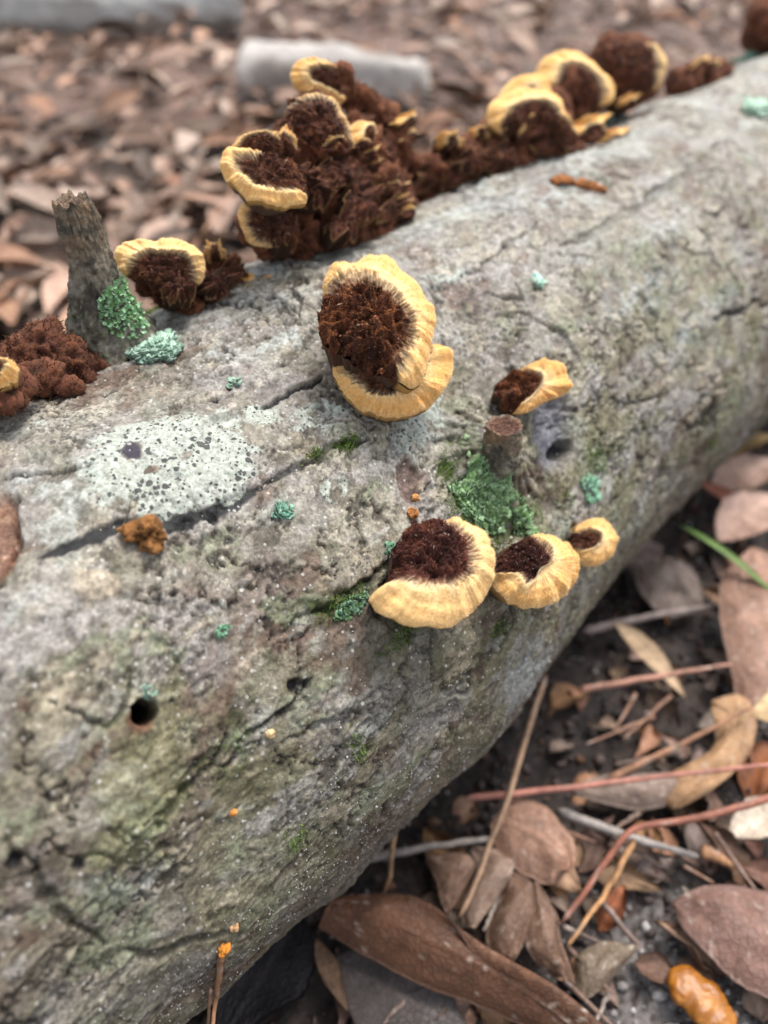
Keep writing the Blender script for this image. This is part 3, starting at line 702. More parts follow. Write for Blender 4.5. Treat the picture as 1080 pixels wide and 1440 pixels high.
# -- the small curled one by the snag
p, s0, t0 = hit(745, 545)
b4 = thing('bracket_fungus', log_point(s0, t0), 'small curled golden bracket fungus with brown heart, above the sawn-off snag', 'fungus')
cap(b4, [(722, 580), (732, 583), (748, 577), (766, 566), (790, 557), (801, 545), (800, 525), (790, 512), (770, 507), (750, 510), (733, 520), (715, 528), (700, 540), (697, 556), (708, 572)],
    [(712, 590), (730, 571), (745, 558), (755, 545), (757, 534), (748, 527), (730, 522), (705, 522), (685, 545), (690, 575)],
    dirv(34, -.35), (748, 545), .0070, thick=.0050, dome=.0012, wedge=.014, seed=107, hair=3200, hair_len=.0018, lump=.002, gold=1.0, tint=(1.25, 1.1, .9), nphi=240, nt=46, wave=.002, dark=.3, concave=.001)

# -- clusters along the crown of the log
def bl(px, py, rpx, deg, sq=(1, 1, 1)):
    P = ridge(px, py, deg); return (P, rpx * np.linalg.norm(P - CP) / FPX, sq)
def ridge_cap(parent, outline, brown, deg, e3, centre, seed, **kw):
    kw.setdefault('nphi', 200); kw.setdefault('nt', 40); kw.setdefault('hair', 1800); kw.setdefault('hair_len', .002); kw.setdefault('wedge', .008); kw.setdefault('fuzz', 900)
    return cap(parent, outline, brown, e3, centre, 0, seed=seed, origin=ridge(*centre, deg), into=-.75 * Nv - .65 * Zv, **kw)
def frill(parent, px, py, rpx, deg, seed, e3, brown=None, **kw):
    """a small wavy shelf of a cluster, pointing up and out"""
    r = np.random.default_rng(seed); ph = np.linspace(0, 2 * math.pi, 11, endpoint=False)
    o = [(px + rpx * math.cos(a) * r.uniform(.75, 1.15), py + rpx * .8 * math.sin(a) * r.uniform(.75, 1.15)) for a in ph]
    if brown is not None: brown = [(px + rpx * (.35 + brown * .75) * math.cos(a), py + rpx * (.75 - .35 * brown) + rpx * (.35 + brown * .6) * math.sin(a)) for a in ph]
    return ridge_cap(parent, o, brown, deg, e3, (px, py), seed, nphi=110, nt=24, hair=500, thick=.0017, wave=.0045, **kw)

G0 = log_point(.06, -.4)
c1 = thing('fungus_cluster', G0, 'crumbling rust-brown fungus mass with one thin yellow rim, beside the tall snag', 'fungus')
mass('fungus_mass', c1, [(p_, r_b, (1, 1, .72)) for p_, r_b, _ in [bl(20, 510, 30, -20), (bl(55, 486, 28, -18)), bl(85, 505, 32, -16), bl(110, 520, 26, -16), bl(140, 508, 22, -17), bl(165, 512, 18, -18), bl(60, 530, 26, -12), bl(20, 550, 24, -8), bl(62, 470, 18, -20),
                        bl(-30, 520, 36, -18), bl(-70, 540, 40, -16), bl(95, 545, 12, -8), bl(-10, 560, 26, -6), bl(180, 514, 13, -17), bl(120, 535, 16, -12)]], 201, amp=.0030, freq=105, hair=9000, light=-.15)
ridge_cap(c1, [(-25, 545), (-15, 522), (5, 511), (22, 513), (27, 524), (15, 540), (-5, 552)], [(-30, 550), (-20, 524), (4, 516), (17, 519), (15, 530), (-2, 548)], -5, dirv(20, -.3), (0, 531), 202, thick=.003)

c2 = thing('fungus_cluster', log_point(.11, -.4), 'brown fungus clump with one broad arched yellow rim, tucked behind the tall snag', 'fungus')
mass('fungus_mass', c2, [bl(240, 400, 28, -24), bl(215, 395, 22, -24), bl(275, 410, 24, -22), bl(310, 395, 26, -24), bl(335, 405, 22, -22), bl(300, 380, 20, -26), bl(350, 412, 16, -20), bl(265, 425, 16, -18), bl(325, 372, 12, -26)], 203, hair=5000, light=.10)
ridge_cap(c2, [(160, 362), (168, 345), (190, 337), (215, 339), (240, 335), (265, 342), (283, 356), (289, 375), (284, 396), (262, 408), (225, 405), (195, 395), (172, 385)],
          [(178, 395), (186, 370), (205, 359), (230, 357), (255, 359), (270, 366), (277, 385), (275, 410), (225, 420)], -20, dirv(48, -.45), (228, 378), 204, thick=.0045, hair=5000, wave=.0015, gold=.5, nphi=260, nt=50, dome=.001)
frill(c2, 303, 358, 14, -24, 205, dirv(30, -.3), .3, gold=.8)
frill(c2, 350, 404, 15, -18, 206, dirv(40, .2), .45, gold=1.4)
frill(c2, 250, 408, 26, -16, 207, dirv(35, -.2)); frill(c2, 300, 402, 26, -16, 208, dirv(50, .1)); frill(c2, 325, 388, 22, -20, 209, dirv(40, .3))

c3 = thing('fungus_cluster', log_point(.19, -.4), 'tallest dark brown fungus cluster with curled yellow lips standing on the crown of the log', 'fungus')
mass('fungus_mass', c3, [bl(450, 290, 52, -24), bl(500, 270, 46, -24), bl(455, 235, 44, -26), bl(425, 200, 36, -26), bl(440, 165, 30, -26), bl(400, 245, 36, -24), bl(395, 320, 32, -22), bl(480, 320, 34, -20), bl(530, 310, 30, -20), bl(560, 318, 20, -19),
                         bl(365, 325, 22, -20), bl(540, 265, 24, -26), bl(510, 225, 30, -26), bl(490, 190, 22, -30), bl(470, 215, 32, -25), bl(575, 322, 14, -18), bl(420, 335, 24, -19)], 210, voxel=.0011, amp=.0050, freq=100, hair=9000, light=.0)
mass('fungus_mass', c3, [bl(480, 118, 14, -40), bl(500, 135, 18, -40), bl(520, 155, 20, -40), bl(540, 180, 22, -39), bl(555, 205, 22, -38), bl(535, 225, 24, -37), bl(565, 240, 26, -36), bl(590, 255, 26, -34), bl(610, 245, 22, -34), bl(585, 275, 22, -32), bl(620, 265, 20, -32), bl(555, 270, 22, -32)], 211, voxel=.0011, amp=.0046, freq=105, hair=6000, light=.12)
ridge_cap(c3, [(474, 96), (455, 85), (435, 82), (416, 89), (408, 104), (412, 119), (430, 131), (455, 140), (478, 148), (490, 130), (487, 110)], [(495, 92), (470, 98), (450, 96), (434, 101), (431, 109), (440, 119), (465, 131), (480, 140), (500, 140)], -40, dirv(52, -.4), (462, 114), 212, thick=.004, concave=.002, gold=.9)
ridge_cap(c3, [(392, 192), (398, 162), (412, 141), (440, 131), (466, 138), (482, 160), (493, 186), (494, 212), (450, 230), (405, 218)], [(380, 200), (396, 162), (411, 141), (440, 132), (465, 139), (481, 161), (492, 188), (500, 230), (450, 250), (390, 235)], -22, dirv(66, -.5), (445, 182), 213, thick=.004, dome=.005, hair=3200, gold=.3, dark=.4)
ridge_cap(c3, [(432, 280), (425, 288), (400, 290), (370, 287), (345, 276), (325, 259), (311, 241), (311, 224), (325, 213), (350, 214), (380, 218), (410, 232), (428, 255)], [(440, 278), (415, 274), (385, 274), (358, 266), (340, 252), (329, 238), (332, 227), (352, 224), (380, 212), (420, 220), (440, 250)], -12, dirv(24, -.35), (375, 248), 214, thick=.0046, concave=.003, hair=3000, gold=.75, dark=.3)
ridge_cap(c3, [(322, 214), (335, 198), (355, 190), (378, 187), (395, 200), (392, 218), (360, 222), (335, 222)], [(334, 216), (345, 203), (362, 197), (380, 195), (400, 203), (398, 225), (350, 230)], -20, dirv(40, -.4), (362, 208), 215, thick=.0032, gold=.4)
ridge_cap(c3, [(338, 320), (333, 300), (345, 284), (375, 284), (410, 300), (420, 325), (400, 345), (365, 348), (348, 340)], [(344, 318), (341, 302), (350, 290), (375, 282), (415, 295), (425, 330), (400, 350), (365, 343), (352, 335)], -16, dirv(58, -.4), (380, 316), 216, thick=.003, gold=.5, dark=.6)
ridge_cap(c3, [(487, 196), (490, 180), (502, 172), (517, 174), (525, 186), (521, 200), (508, 208), (495, 212)], [(496, 215), (498, 195), (504, 186), (513, 188), (517, 200), (510, 214)], -24, dirv(55, .2), (505, 194), 217, thick=.0036, gold=.8, hair=700)
for k, (x, y, rp, dg, ee, bb) in enumerate([(568, 172, 12, -36, dirv(55, .5), .5), (570, 195, 13, -36, dirv(55, .5), .6), (520, 228, 26, -22, dirv(50, .4), None), (545, 250, 24, -22, dirv(50, .5), None), (560, 290, 24, -18, dirv(45, .5), None),
                                         (440, 270, 34, -14, dirv(40, -.2), None), (500, 290, 34, -14, dirv(45, .2), None), (470, 245, 34, -17, dirv(60, .3), None), (515, 255, 30, -20, dirv(60, .5), None), (520, 165, 22, -38, dirv(60, .5), None),
                                         (545, 205, 22, -36, dirv(60, .5), None), (600, 255, 22, -30, dirv(50, .4), None), (632, 268, 20, -28, dirv(40, .1), .55), (480, 325, 24, -12, dirv(30, .1), None), (400, 335, 22, -14, dirv(30, -.2), None), (612, 232, 12, -33, dirv(50, .3), .6),
                                         (500, 208, 13, -20, dirv(60, .3), .8), (512, 222, 12, -20, dirv(62, .4), .85), (524, 236, 13, -20, dirv(60, .4), .8), (533, 252, 12, -19, dirv(62, .4), .85), (546, 266, 13, -18, dirv(60, .5), .8), (552, 288, 12, -17, dirv(62, .4), .85), (567, 303, 12, -16, dirv(60, .4), .85), (470, 206, 20, -18, dirv(64, -.1), .9),
                                         (395, 205, 24, -20, dirv(45, -.4), .85), (420, 250, 26, -14, dirv(60, -.2), None)]):
    frill(c3, x, y, rp, dg, 230 + k, ee, bb, gold=1.0)

c4 = thing('fungus_cluster', log_point(.29, -.3), 'broad fungus cluster with domed yellow-edged caps over a dark hollow, past the tallest cluster', 'fungus')
mass('fungus_mass', c4, [bl(650, 225, 26, -26), bl(680, 230, 24, -24), bl(720, 225, 30, -22), bl(755, 225, 28, -20), bl(790, 225, 26, -18), bl(825, 225, 24, -15), bl(858, 230, 22, -12), bl(872, 242, 12, -9), bl(690, 205, 24, -26), bl(735, 190, 30, -24),
                         bl(780, 190, 26, -22), bl(815, 200, 20, -18), bl(855, 210, 18, -14), bl(635, 245, 18, -26), bl(615, 240, 18, -28)], 260, voxel=.0014, amp=.0036, freq=110, hair=7000, hair_len=.002, light=.05)
mass('fungus_mass', c4, [bl(790, 130, 30, -34), bl(820, 135, 26, -34), bl(770, 150, 26, -32), bl(840, 130, 18, -34), bl(800, 165, 24, -30), bl(690, 190, 18, -30), bl(710, 165, 22, -32)], 261, voxel=.0014, amp=.002, freq=110, hair=3000, light=.05)
ridge_cap(c4, [(684, 160), (690, 145), (708, 133), (735, 124), (765, 127), (785, 140), (792, 158), (805, 178), (800, 192), (770, 185), (735, 188), (705, 190), (688, 178)], [(700, 180), (708, 160), (730, 150), (755, 148), (775, 156), (785, 170), (810, 185), (800, 200), (760, 195), (720, 198)], -18, dirv(50, -.35), (745, 164), 262, thick=.0048, dome=.003, hair=3000, gold=.75, dark=.3)
ridge_cap(c4, [(754, 105), (762, 85), (785, 73), (808, 73), (832, 88), (850, 108), (863, 125), (862, 142), (840, 150), (800, 148), (765, 135)], [(775, 118), (782, 100), (800, 95), (822, 104), (838, 122), (846, 142), (830, 160), (790, 155), (768, 140)], -30, dirv(48, -.3), (808, 118), 263, thick=.005, dome=.003, hair=2500, gold=.85, dark=.7)
ridge_cap(c4, [(700, 140), (720, 112), (745, 105), (765, 110), (775, 128), (760, 145), (725, 150)], .07, -28, dirv(55, -.3), (738, 128), 264, thick=.004, gold=.9, split=False)
for k, (x, y, rp, dg, ee, bb) in enumerate([(632, 200, 21, -27, dirv(60, -.4), .3), (672, 190, 16, -27, dirv(50, -.4), .3), (830, 182, 22, -16, dirv(60, .1), .62), (858, 198, 20, -13, dirv(62, .1), .7), (885, 210, 15, -10, dirv(50, .3), .3), (880, 146, 13, -22, dirv(55, .1), .5),
                                         (700, 225, 26, -18, dirv(50, -.2), None), (660, 232, 24, -20, dirv(45, -.2), None), (640, 250, 20, -22, dirv(40, -.1), None), (775, 205, 26, -14, dirv(62, .0), None), (805, 215, 24, -12, dirv(60, .1), None), (845, 225, 22, -10, dirv(60, .1), None),
                                         (868, 232, 18, -8, dirv(55, .2), None), (755, 178, 24, -16, dirv(40, .0), .8), (790, 190, 18, -15, dirv(40, .1), .7), (715, 172, 18, -20, dirv(40, -.2), .75), (610, 255, 20, -27, dirv(45, -.1), None)]):
    frill(c4, x, y, rp, dg, 270 + k, ee, bb, gold=1.05)
c5 = thing('fungus_cluster', log_point(.42, -.35), 'dark brown fungus shelf with yellow rim, behind the domed yellow-edged cluster', 'fungus')
mass('fungus_mass', c5, [bl(880, 95, 30, -32), bl(900, 90, 26, -32), bl(860, 85, 26, -34), bl(890, 115, 24, -28), bl(905, 120, 16, -26), bl(870, 125, 20, -28)], 290, voxel=.0018, amp=.003, freq=90, hair=2500)
ridge_cap(c5, [(850, 70), (880, 60), (910, 62), (927, 75), (930, 98), (925, 122), (908, 130), (880, 120), (855, 105)], [(820, 50), (870, 40), (905, 58), (916, 84), (917, 102), (910, 150), (880, 150), (830, 120)], -26, dirv(62, -.2), (888, 95), 291, thick=.006, hair=1500, gold=.6, dark=.6)
c6 = thing('fungus_cluster', log_point(.52, -.35), 'low ragged brown fungus crust at the far end beside mint lichen', 'fungus')
mass('fungus_mass', c6, [bl(950, 118, 16, -28), bl(970, 112, 18, -28), bl(990, 108, 18, -27), bl(1010, 106, 14, -26), bl(1000, 92, 12, -30), bl(960, 122, 12, -24)], 292, voxel=.002, amp=.003, freq=80, hair=1500)
frill(c6, 985, 95, 18, -26, 293, dirv(50, -.2), .8, gold=.5); frill(c6, 965, 112, 14, -24, 294, dirv(50, -.2))
c7 = thing('fungus_cluster', log_point(.68, -.35), 'farthest dark brown fungus lump on the log, beyond the mint lichen', 'fungus')
mass('fungus_mass', c7, [bl(1075, 45, 22, -30), bl(1085, 20, 24, -32), bl(1070, 30, 16, -32), bl(1100, 50, 22, -28)], 295, voxel=.0026, amp=.004, freq=60, hair=1200)

# -- small orange buds and crumbs on the bark
def bud(x, y, rpx, label, seed, colr, name='fungus_bud', amp=.35, sq=(1, 1, .8)):
    P, n = hit2(x, y)[0], None
    _, s, th = hit2(x, y); n = log_normal(th); rad = rpx * np.linalg.norm(P - CP) / FPX
    co, no, f, n1, rd, n3 = blob_mesh([(P + n * rad * .35, rad, sq), (P + n * rad * .1 + Dv * rad * .5, rad * .7, sq), (P + n * rad * .4 - Dv * rad * .4 , rad * .65, sq)], rad / 9, seed, rad * amp, .9 / rad)
    c_ = mix(np.array(colr) * .45, np.array(colr) * 1.35, ss(-.6, .6, n1 + n3 * .6))
    return tag(link(name, mesh_np(name, co, f, M_FELT, c_)), label, 'fungus')
bud(206, 756, 21, 'rough rust-orange fungus lump sitting on the black streak', 301, (.20, .09, .03), amp=.75, sq=(1.05, .9, 1))
bud(583, 701, 6, 'upper of two tiny pale orange buds in the brown bark scar', 302, (.42, .20, .07))
bud(579, 722, 8, 'lower of two tiny orange buds in the brown bark scar', 303, (.34, .14, .045))
bud(311, 1332, 8, 'orange bud on the lower edge of the log over the dark gap', 304, (.52, .20, .03))
bud(328, 1303, 5, 'tiny pale pinkish-orange bud just above the orange bud on the log edge', 305, (.50, .30, .16))
bud(379, 1032, 7, 'tiny cream speck of fungus on bare bark right of the round hole', 306, (.62, .45, .24), amp=.2)
bud(327, 1142, 5, 'tiny orange speck of fungus below the cream speck on brown bark', 307, (.50, .20, .05), amp=.2)
for k, (x, y, rp) in enumerate([(820, 262, 9), (790, 257, 10), (838, 268, 8)]):
    bud(x, y, rp, 'flat rusty crumb fallen on pale bark below the domed cluster', 308 + k, (.28, .11, .04), 'fungus_crumb', sq=(1.6, 1, .4))['group'] = 'rusty crumbs on the bark'

# ------------------------------------------------------------------ snags of broken branches (parts of the log)
def snag(path, radii, seed, top_rough=.0, rim=True, nseg=72, nlen=80, colr=None, end_col=(.10, .055, .035), jag=0.0):
    path = np.asarray(path); L = np.concatenate([[0], np.cumsum(np.linalg.norm(np.diff(path, axis=0), axis=1))]); L /= L[-1]
    t = np.linspace(0, 1, nlen); C = np.stack([np.interp(t, L, path[:, k]) for k in range(3)], 1)
    for _ in range(6): C[1:-1] = .25 * C[:-2] + .5 * C[1:-1] + .25 * C[2:]
    rad = np.interp(t, np.linspace(0, 1, len(radii)), radii)
    ax = unit(path[-1] - path[-2]); e1 = unit(np.cross(ax, (.3, .9, .2))); e2 = np.cross(ax, e1)
    ph = np.linspace(0, 2 * math.pi, nseg, endpoint=False); T, PH = np.meshgrid(t, ph, indexing='ij')
    q = np.stack([np.cos(PH) * 1.6, np.sin(PH) * 1.6, T * 5 + seed], -1)
    rn = 1 + .17 * fbm(q, 4, seed) + .13 * fbm(q * np.array([5, 5, 3]), 3, seed + 1) + .05 * (1 - np.abs(fbm(q * np.array([3.5, 3.5, .5]), 3, seed + 2)))
    P = C[:, None] + (rad[:, None] * rn)[..., None] * (np.cos(PH)[..., None] * e1 + np.sin(PH)[..., None] * e2)
    if jag: P += (T ** 5 * jag * (fbm(np.stack([np.cos(PH) * 2.5, np.sin(PH) * 2.5, PH * 0 + seed], -1), 3, seed + 4)))[..., None] * ax
    n1, n2 = fbm(P * 160, 4, seed + 5, .6), fbm(P * 500, 3, seed + 6)
    c_ = mix((.085, .075, .058), (.25, .23, .185), ss(-.5, .5, n1 + .5 * n2)); c_ = mix(c_, (.22, .135, .075), ss(.5, .95, T) * ss(-.4, .3, n1) * .85); c_ = c_ * (1 + .35 * fbm(P * np.array([700, 700, 260]), 3, seed + 8))[..., None]
    c_ = mix(c_, (.13, .16, .07), (1 - T) * ss(0, .6, n2) * .7); c_ = mix(c_, (.04, .033, .028), ss(.3, .7, -n1) * .7)
    # sunken end grain
    K = 10; ends = []; ec = []
    for k in range(1, K + 1):
        f = 1 - k / K; ring = C[-1] + (P[-1] - C[-1]) * max(f * .92, .001) - ax * rad[-1] * (.10 + .25 * (1 - f) + .12 * fbm(np.stack([np.cos(ph) * f * 4, np.sin(ph) * f * 4, ph * 0 + seed], -1), 3, seed + 9))[:, None]
        ends.append(ring); ec.append(mix(end_col, np.array(end_col) * 2.2, ss(-.4, .4, fbm(np.stack([np.cos(ph) * 5 * f, np.sin(ph) * 5 * f, ph * 0 + 9], -1), 3, seed) + .5 * math.sin(k * 2.4))))
    V = np.concatenate([P.reshape(-1, 3)] + ends); CC = np.concatenate([c_.reshape(-1, 3)] + ec)
    return link('branch_stub', mesh_np('branch_stub', V, grid_faces(nlen + K, nseg, True), M_STUB, CC), LOGT)
def pxr(P, r): return r * np.linalg.norm(np.asarray(P) - CP) / FPX
pt = [ridge(x, y, -21) for x, y in ((160, 520), (152, 475), (146, 448), (138, 410), (123, 350), (108, 305), (99, 280))]
st1 = snag(pt, [pxr(pt[1], q) for q in (72, 62, 46, 34, 28, 25, 22, 18)], 401, jag=.0018, nlen=150, nseg=110, end_col=(.09, .06, .04)); st1['label'] = 'tall tapering broken branch stub with rotten crumbling top'
P, s_, th_ = hit2(706, 642); nn = unit(log_normal(th_) * .35 - ray(708, 600) * .9 + .25 * Zv)
ptt = ridge(710, 597, math.degrees(th_)); d_ = ray(710, 597); tip = CP + d_ * (((P + nn * .0085 - CP) @ nn) / (d_ @ nn))
pt = [P - log_normal(th_) * .012, P, P * .5 + tip * .5, tip]
st2 = snag(pt, [pxr(P, q) for q in (48, 40, 29, 24, 22)], 402, end_col=(.060, .028, .018), nlen=60, nseg=90); st2['label'] = 'short cut branch stub with brown end grain'

# ------------------------------------------------------------------ lichens and moss
def lobes(centre, rx, ry, n, size, seed, c1, c2, lift=.0008, big=None):
    """foliose lichen: little ruffled lobes fanning over the bark inside an uneven patch"""
    r = np.random.default_rng(seed); o = sa(*centre); k = np.linalg.norm(hit(*centre)[0] - CP) / FPX
    V, F, C = [], [], []; m = 7; cnt = 0
    while cnt < n:
        a, q = r.uniform(0, 2 * math.pi), math.sqrt(r.random())
        lim = 1 + .55 * float(noise(np.array([math.cos(a) * 2.2, math.sin(a) * 2.2, seed * 1.7]), seed))
        q *= lim * (1 + .25 * r.normal() * (r.random() < .25)); s, aa = o[0] + q * rx * k * math.cos(a), o[1] + q * ry * k * math.sin(a)
        P, nrm = surf(np.array(s), np.array(aa / R0)); P, nrm = P.reshape(3), nrm.reshape(3)
        out = unit(math.cos(a) * Dv + math.sin(a) * np.cross(nrm, Dv) * -1 + r.normal(size=3) * .55); out = unit(out - (out @ nrm) * nrm)
        sd = np.cross(nrm, out); L = size * r.uniform(.5, 1.25); tilt = r.uniform(.1, .75)
        base = P + nrm * lift * r.uniform(.2, 1.6)
        ring = []
        for j in range(m):
            t = -1.35 + 2.7 * j / (m - 1); rad = L * (1 + .22 * math.sin(j * 2.3 + r.random() * 6))
            ring.append(base + out * rad * math.cos(t) + sd * rad * .8 * math.sin(t) + nrm * (tilt * rad * .6 * math.cos(t) + .0002 * r.normal()))
        b = len(V); V += [base - nrm * lift] + ring; F += [(b, b + j + 1, b + j + 2) for j in range(m - 1)]
        # thin underside so a lobe has body
        b2 = len(V); V += [base - nrm * lift * 1.6] + [x - nrm * .00035 for x in ring]; F += [(b2, b2 + j + 2, b2 + j + 1) for j in range(m - 1)]
        F += [(b + j + 1, b2 + j + 1, b2 + j + 2) for j in range(m - 1)] + [(b + j + 1, b2 + j + 2, b + j + 2) for j in range(m - 1)]
        cc_ = mix(c1, c2, np.array(r.random())) * r.uniform(.75, 1.2); C += [cc_ * .8] + [cc_ * 1.1] * m + [cc_ * .5] * (m + 1); cnt += 1
    return mesh_np('lichen', np.array(V), np.array(F), M_LICHEN, np.array(C), smooth=False)
MINT, MINT2, GRN, GRN2 = (.24, .39, .29), (.42, .55, .45), (.11, .20, .065), (.30, .44, .26)
def lichen(label, *a, **k):
    return tag(link('lichen_patch', lobes(*a, **k)), label, 'lichen')
lichen('large emerald leafy lichen patch between the snag and the low row of fungi', (684, 700), 44, 46, 1300, .00125, 501, GRN, GRN2)
lichen('small emerald lichen tuft at the right end of the large leafy lichen patch', (738, 735), 14, 26, 220, .0012, 502, GRN, GRN2)
lichen('pale mint lichen rosette on bark just below the tall snag', (214, 488), 30, 36, 520, .0014, 503, MINT, MINT2, lift=.0014)
lichen('tiny blue-green lichen rosette alone right of the dotted grey crust', (395, 721), 11, 9, 60, .0009, 504, (.16, .36, .27), MINT)
lichen('small green lichen tuft left of the wide half-round bracket', (487, 852), 20, 10, 110, .0010, 505, GRN, MINT)
lichen('tiny bright green lichen scrap on bare bark below the dark streak', (310, 886), 9, 5, 22, .0008, 506, (.20, .50, .25), MINT)
lichen('tiny green lichen tuft touching the upper left of the wide half-round bracket', (543, 774), 8, 8, 34, .0009, 507, (.20, .45, .25), MINT)
lichen('tiny mint lichen scrap just above the round hole', (205, 971), 7, 7, 16, .0008, 508, MINT, MINT2)
lichen('tiny turquoise lichen spot on open pale bark above the small curled bracket', (750, 400), 10, 10, 22, .0013, 509, (.30, .60, .50), MINT2)
lichen('tiny turquoise lichen speck left of the large double bracket fungus', (330, 538), 8, 6, 10, .0011, 510, MINT, MINT2)
lichen('blurred green lichen spot below the bracket at the end of the low row', (825, 690), 12, 18, 40, .0017, 511, (.14, .32, .18), MINT)
lichen('bright mint lichen lump by the ragged brown crust at the far end', (1045, 86), 24, 14, 90, .0050, 512, (.32, .62, .46), (.42, .72, .58), lift=.003)
lichen('pale mint smear of lichen on the far crown of the log', (1062, 152), 20, 10, 50, .0036, 513, MINT, MINT2)
lichen('grey-green lichen tuft among the small caps of the domed cluster', (845, 160), 26, 18, 70, .0030, 514, (.16, .26, .20), (.25, .36, .30), lift=.003)
# lichen on the flank of the tall snag
def lichen_on_snag():
    me = st1.data; co = mesh_co(me).astype(float); no = mesh_normals(me).astype(float)
    tgt = ridge(182, 434, -15); d = np.linalg.norm(co - tgt, axis=1); side = (co - CP); side /= np.linalg.norm(side, axis=1, keepdims=True)
    idx = np.where((d < .0078) & ((no * side).sum(1) < -.1))[0]; r = np.random.default_rng(520); V, F, C = [], [], []
    for i in r.choice(idx, 420):
        P, n = co[i], no[i]; out = unit(np.cross(n, r.normal(size=3))); sd = np.cross(n, out); L = .00085 * r.uniform(.5, 1.2); b = len(V)
        V.append(P - n * .0005)
        for j in range(7):
            t = -1.35 + .45 * j; V.append(P + n * (.0006 + .6 * L * math.cos(t) * r.random()) + out * L * math.cos(t) + sd * L * .8 * math.sin(t))
        F += [(b, b + j + 1, b + j + 2) for j in range(6)]; C += [mix((.17, .34, .12), (.36, .55, .36), np.array(r.random()))] * 8
    return mesh_np('lichen', np.array(V), np.array(F), M_LICHEN, np.array(C), smooth=False)
tag(link('lichen_patch', lichen_on_snag()), 'bright mint leafy lichen tuft clinging to the foot of the tall snag', 'lichen')

def moss_patch(spots, seed):
    r = np.random.default_rng(seed); Ps, Ds, Ls, Cs = [], [], [], []
    for x, y, rx, ry, n in spots:
        o = sa(x, y); k = np.linalg.norm(hit(x, y)[0] - CP) / FPX
        s = o[0] + r.normal(size=n) * rx * k * .5; aa = o[1] + r.normal(size=n) * ry * k * .5
        P, nr = surf(s, aa / R0); d = nr + r.normal(size=(n, 3)) * .6; d /= np.linalg.norm(d, axis=1, keepdims=True)
        Ps.append(P - d * .0003); Ds.append(d); Ls.append(r.uniform(.0006, .0020, n)); Cs.append(mix((.05, .085, .015), (.16, .24, .05), r.random(n)))
    P, d, L, C = np.concatenate(Ps), np.concatenate(Ds), np.concatenate(Ls), np.concatenate(Cs)
    v, f4, f3, cl = strands(P, d, L, np.full(len(P), .00016), C, seed); return mesh_np('moss', v, [f4, f3], M_MOSS, cl)
tag(link('moss', moss_patch([(485, 625, 22, 10, 420), (440, 640, 16, 6, 160), (632, 655, 18, 14, 300), (480, 845, 36, 12, 500), (560, 820, 12, 30, 260), (655, 720, 40, 40, 500), (700, 760, 40, 20, 300), (205, 425, 26, 16, 600), (160, 480, 40, 10, 400),
                             (560, 890, 40, 16, 300), (790, 690, 20, 40, 240), (690, 880, 24, 14, 200), (420, 1190, 18, 22, 120), (500, 1050, 16, 30, 160), (835, 650, 20, 24, 240), (1000, 625, 10, 14, 120)], 530)),
    'short green moss in the seams and damp spots of the bark', 'moss', kind='stuff')
def sand_on_bark():
    r = np.random.default_rng(540); n = 5200; V, F, C = [], [], []
    o = np.array([[1, 0, 0], [-1, 0, 0], [0, 1, 0], [0, -1, 0], [0, 0, 1], [0, 0, -1]], float); of = np.array([[0, 2, 4], [2, 1, 4], [1, 3, 4], [3, 0, 4], [2, 0, 5], [1, 2, 5], [3, 1, 5], [0, 3, 5]])
    s = r.uniform(-.04, .19, n); th = np.radians(np.clip(96 - np.abs(r.normal(size=n)) * 17, 30, 116))
    dens = noise(np.stack([s * 90, th * 9, s * 0], -1), 3) + .5 * noise(np.stack([s * 300, th * 30, s * 0], -1), 4); keep = dens > r.uniform(-.55, .5, n); s, th = s[keep], th[keep]; n = len(s)
    P, nr = surf(s, th); sz = r.uniform(.00008, .00028, n) * (1 + (r.random(n) > .97) * 1.0)
    V = (P[:, None] + nr[:, None] * (sz * .4)[:, None, None] + o[None] * (sz[:, None] * r.uniform(.6, 1.2, (n, 6)))[..., None]).reshape(-1, 3)
    F = (np.arange(n)[:, None, None] * 6 + of[None]).reshape(-1, 3); t = r.random(n)
    C = np.repeat(mix((.22, .19, .16), (.58, .56, .54), t), 6, 0); return mesh_np('sand', V, F, M_SAND, C, smooth=False)
tag(link('sand_grains', sand_on_bark()), 'pale sand grains stuck to the underside flank of the log', 'sand', kind='stuff')

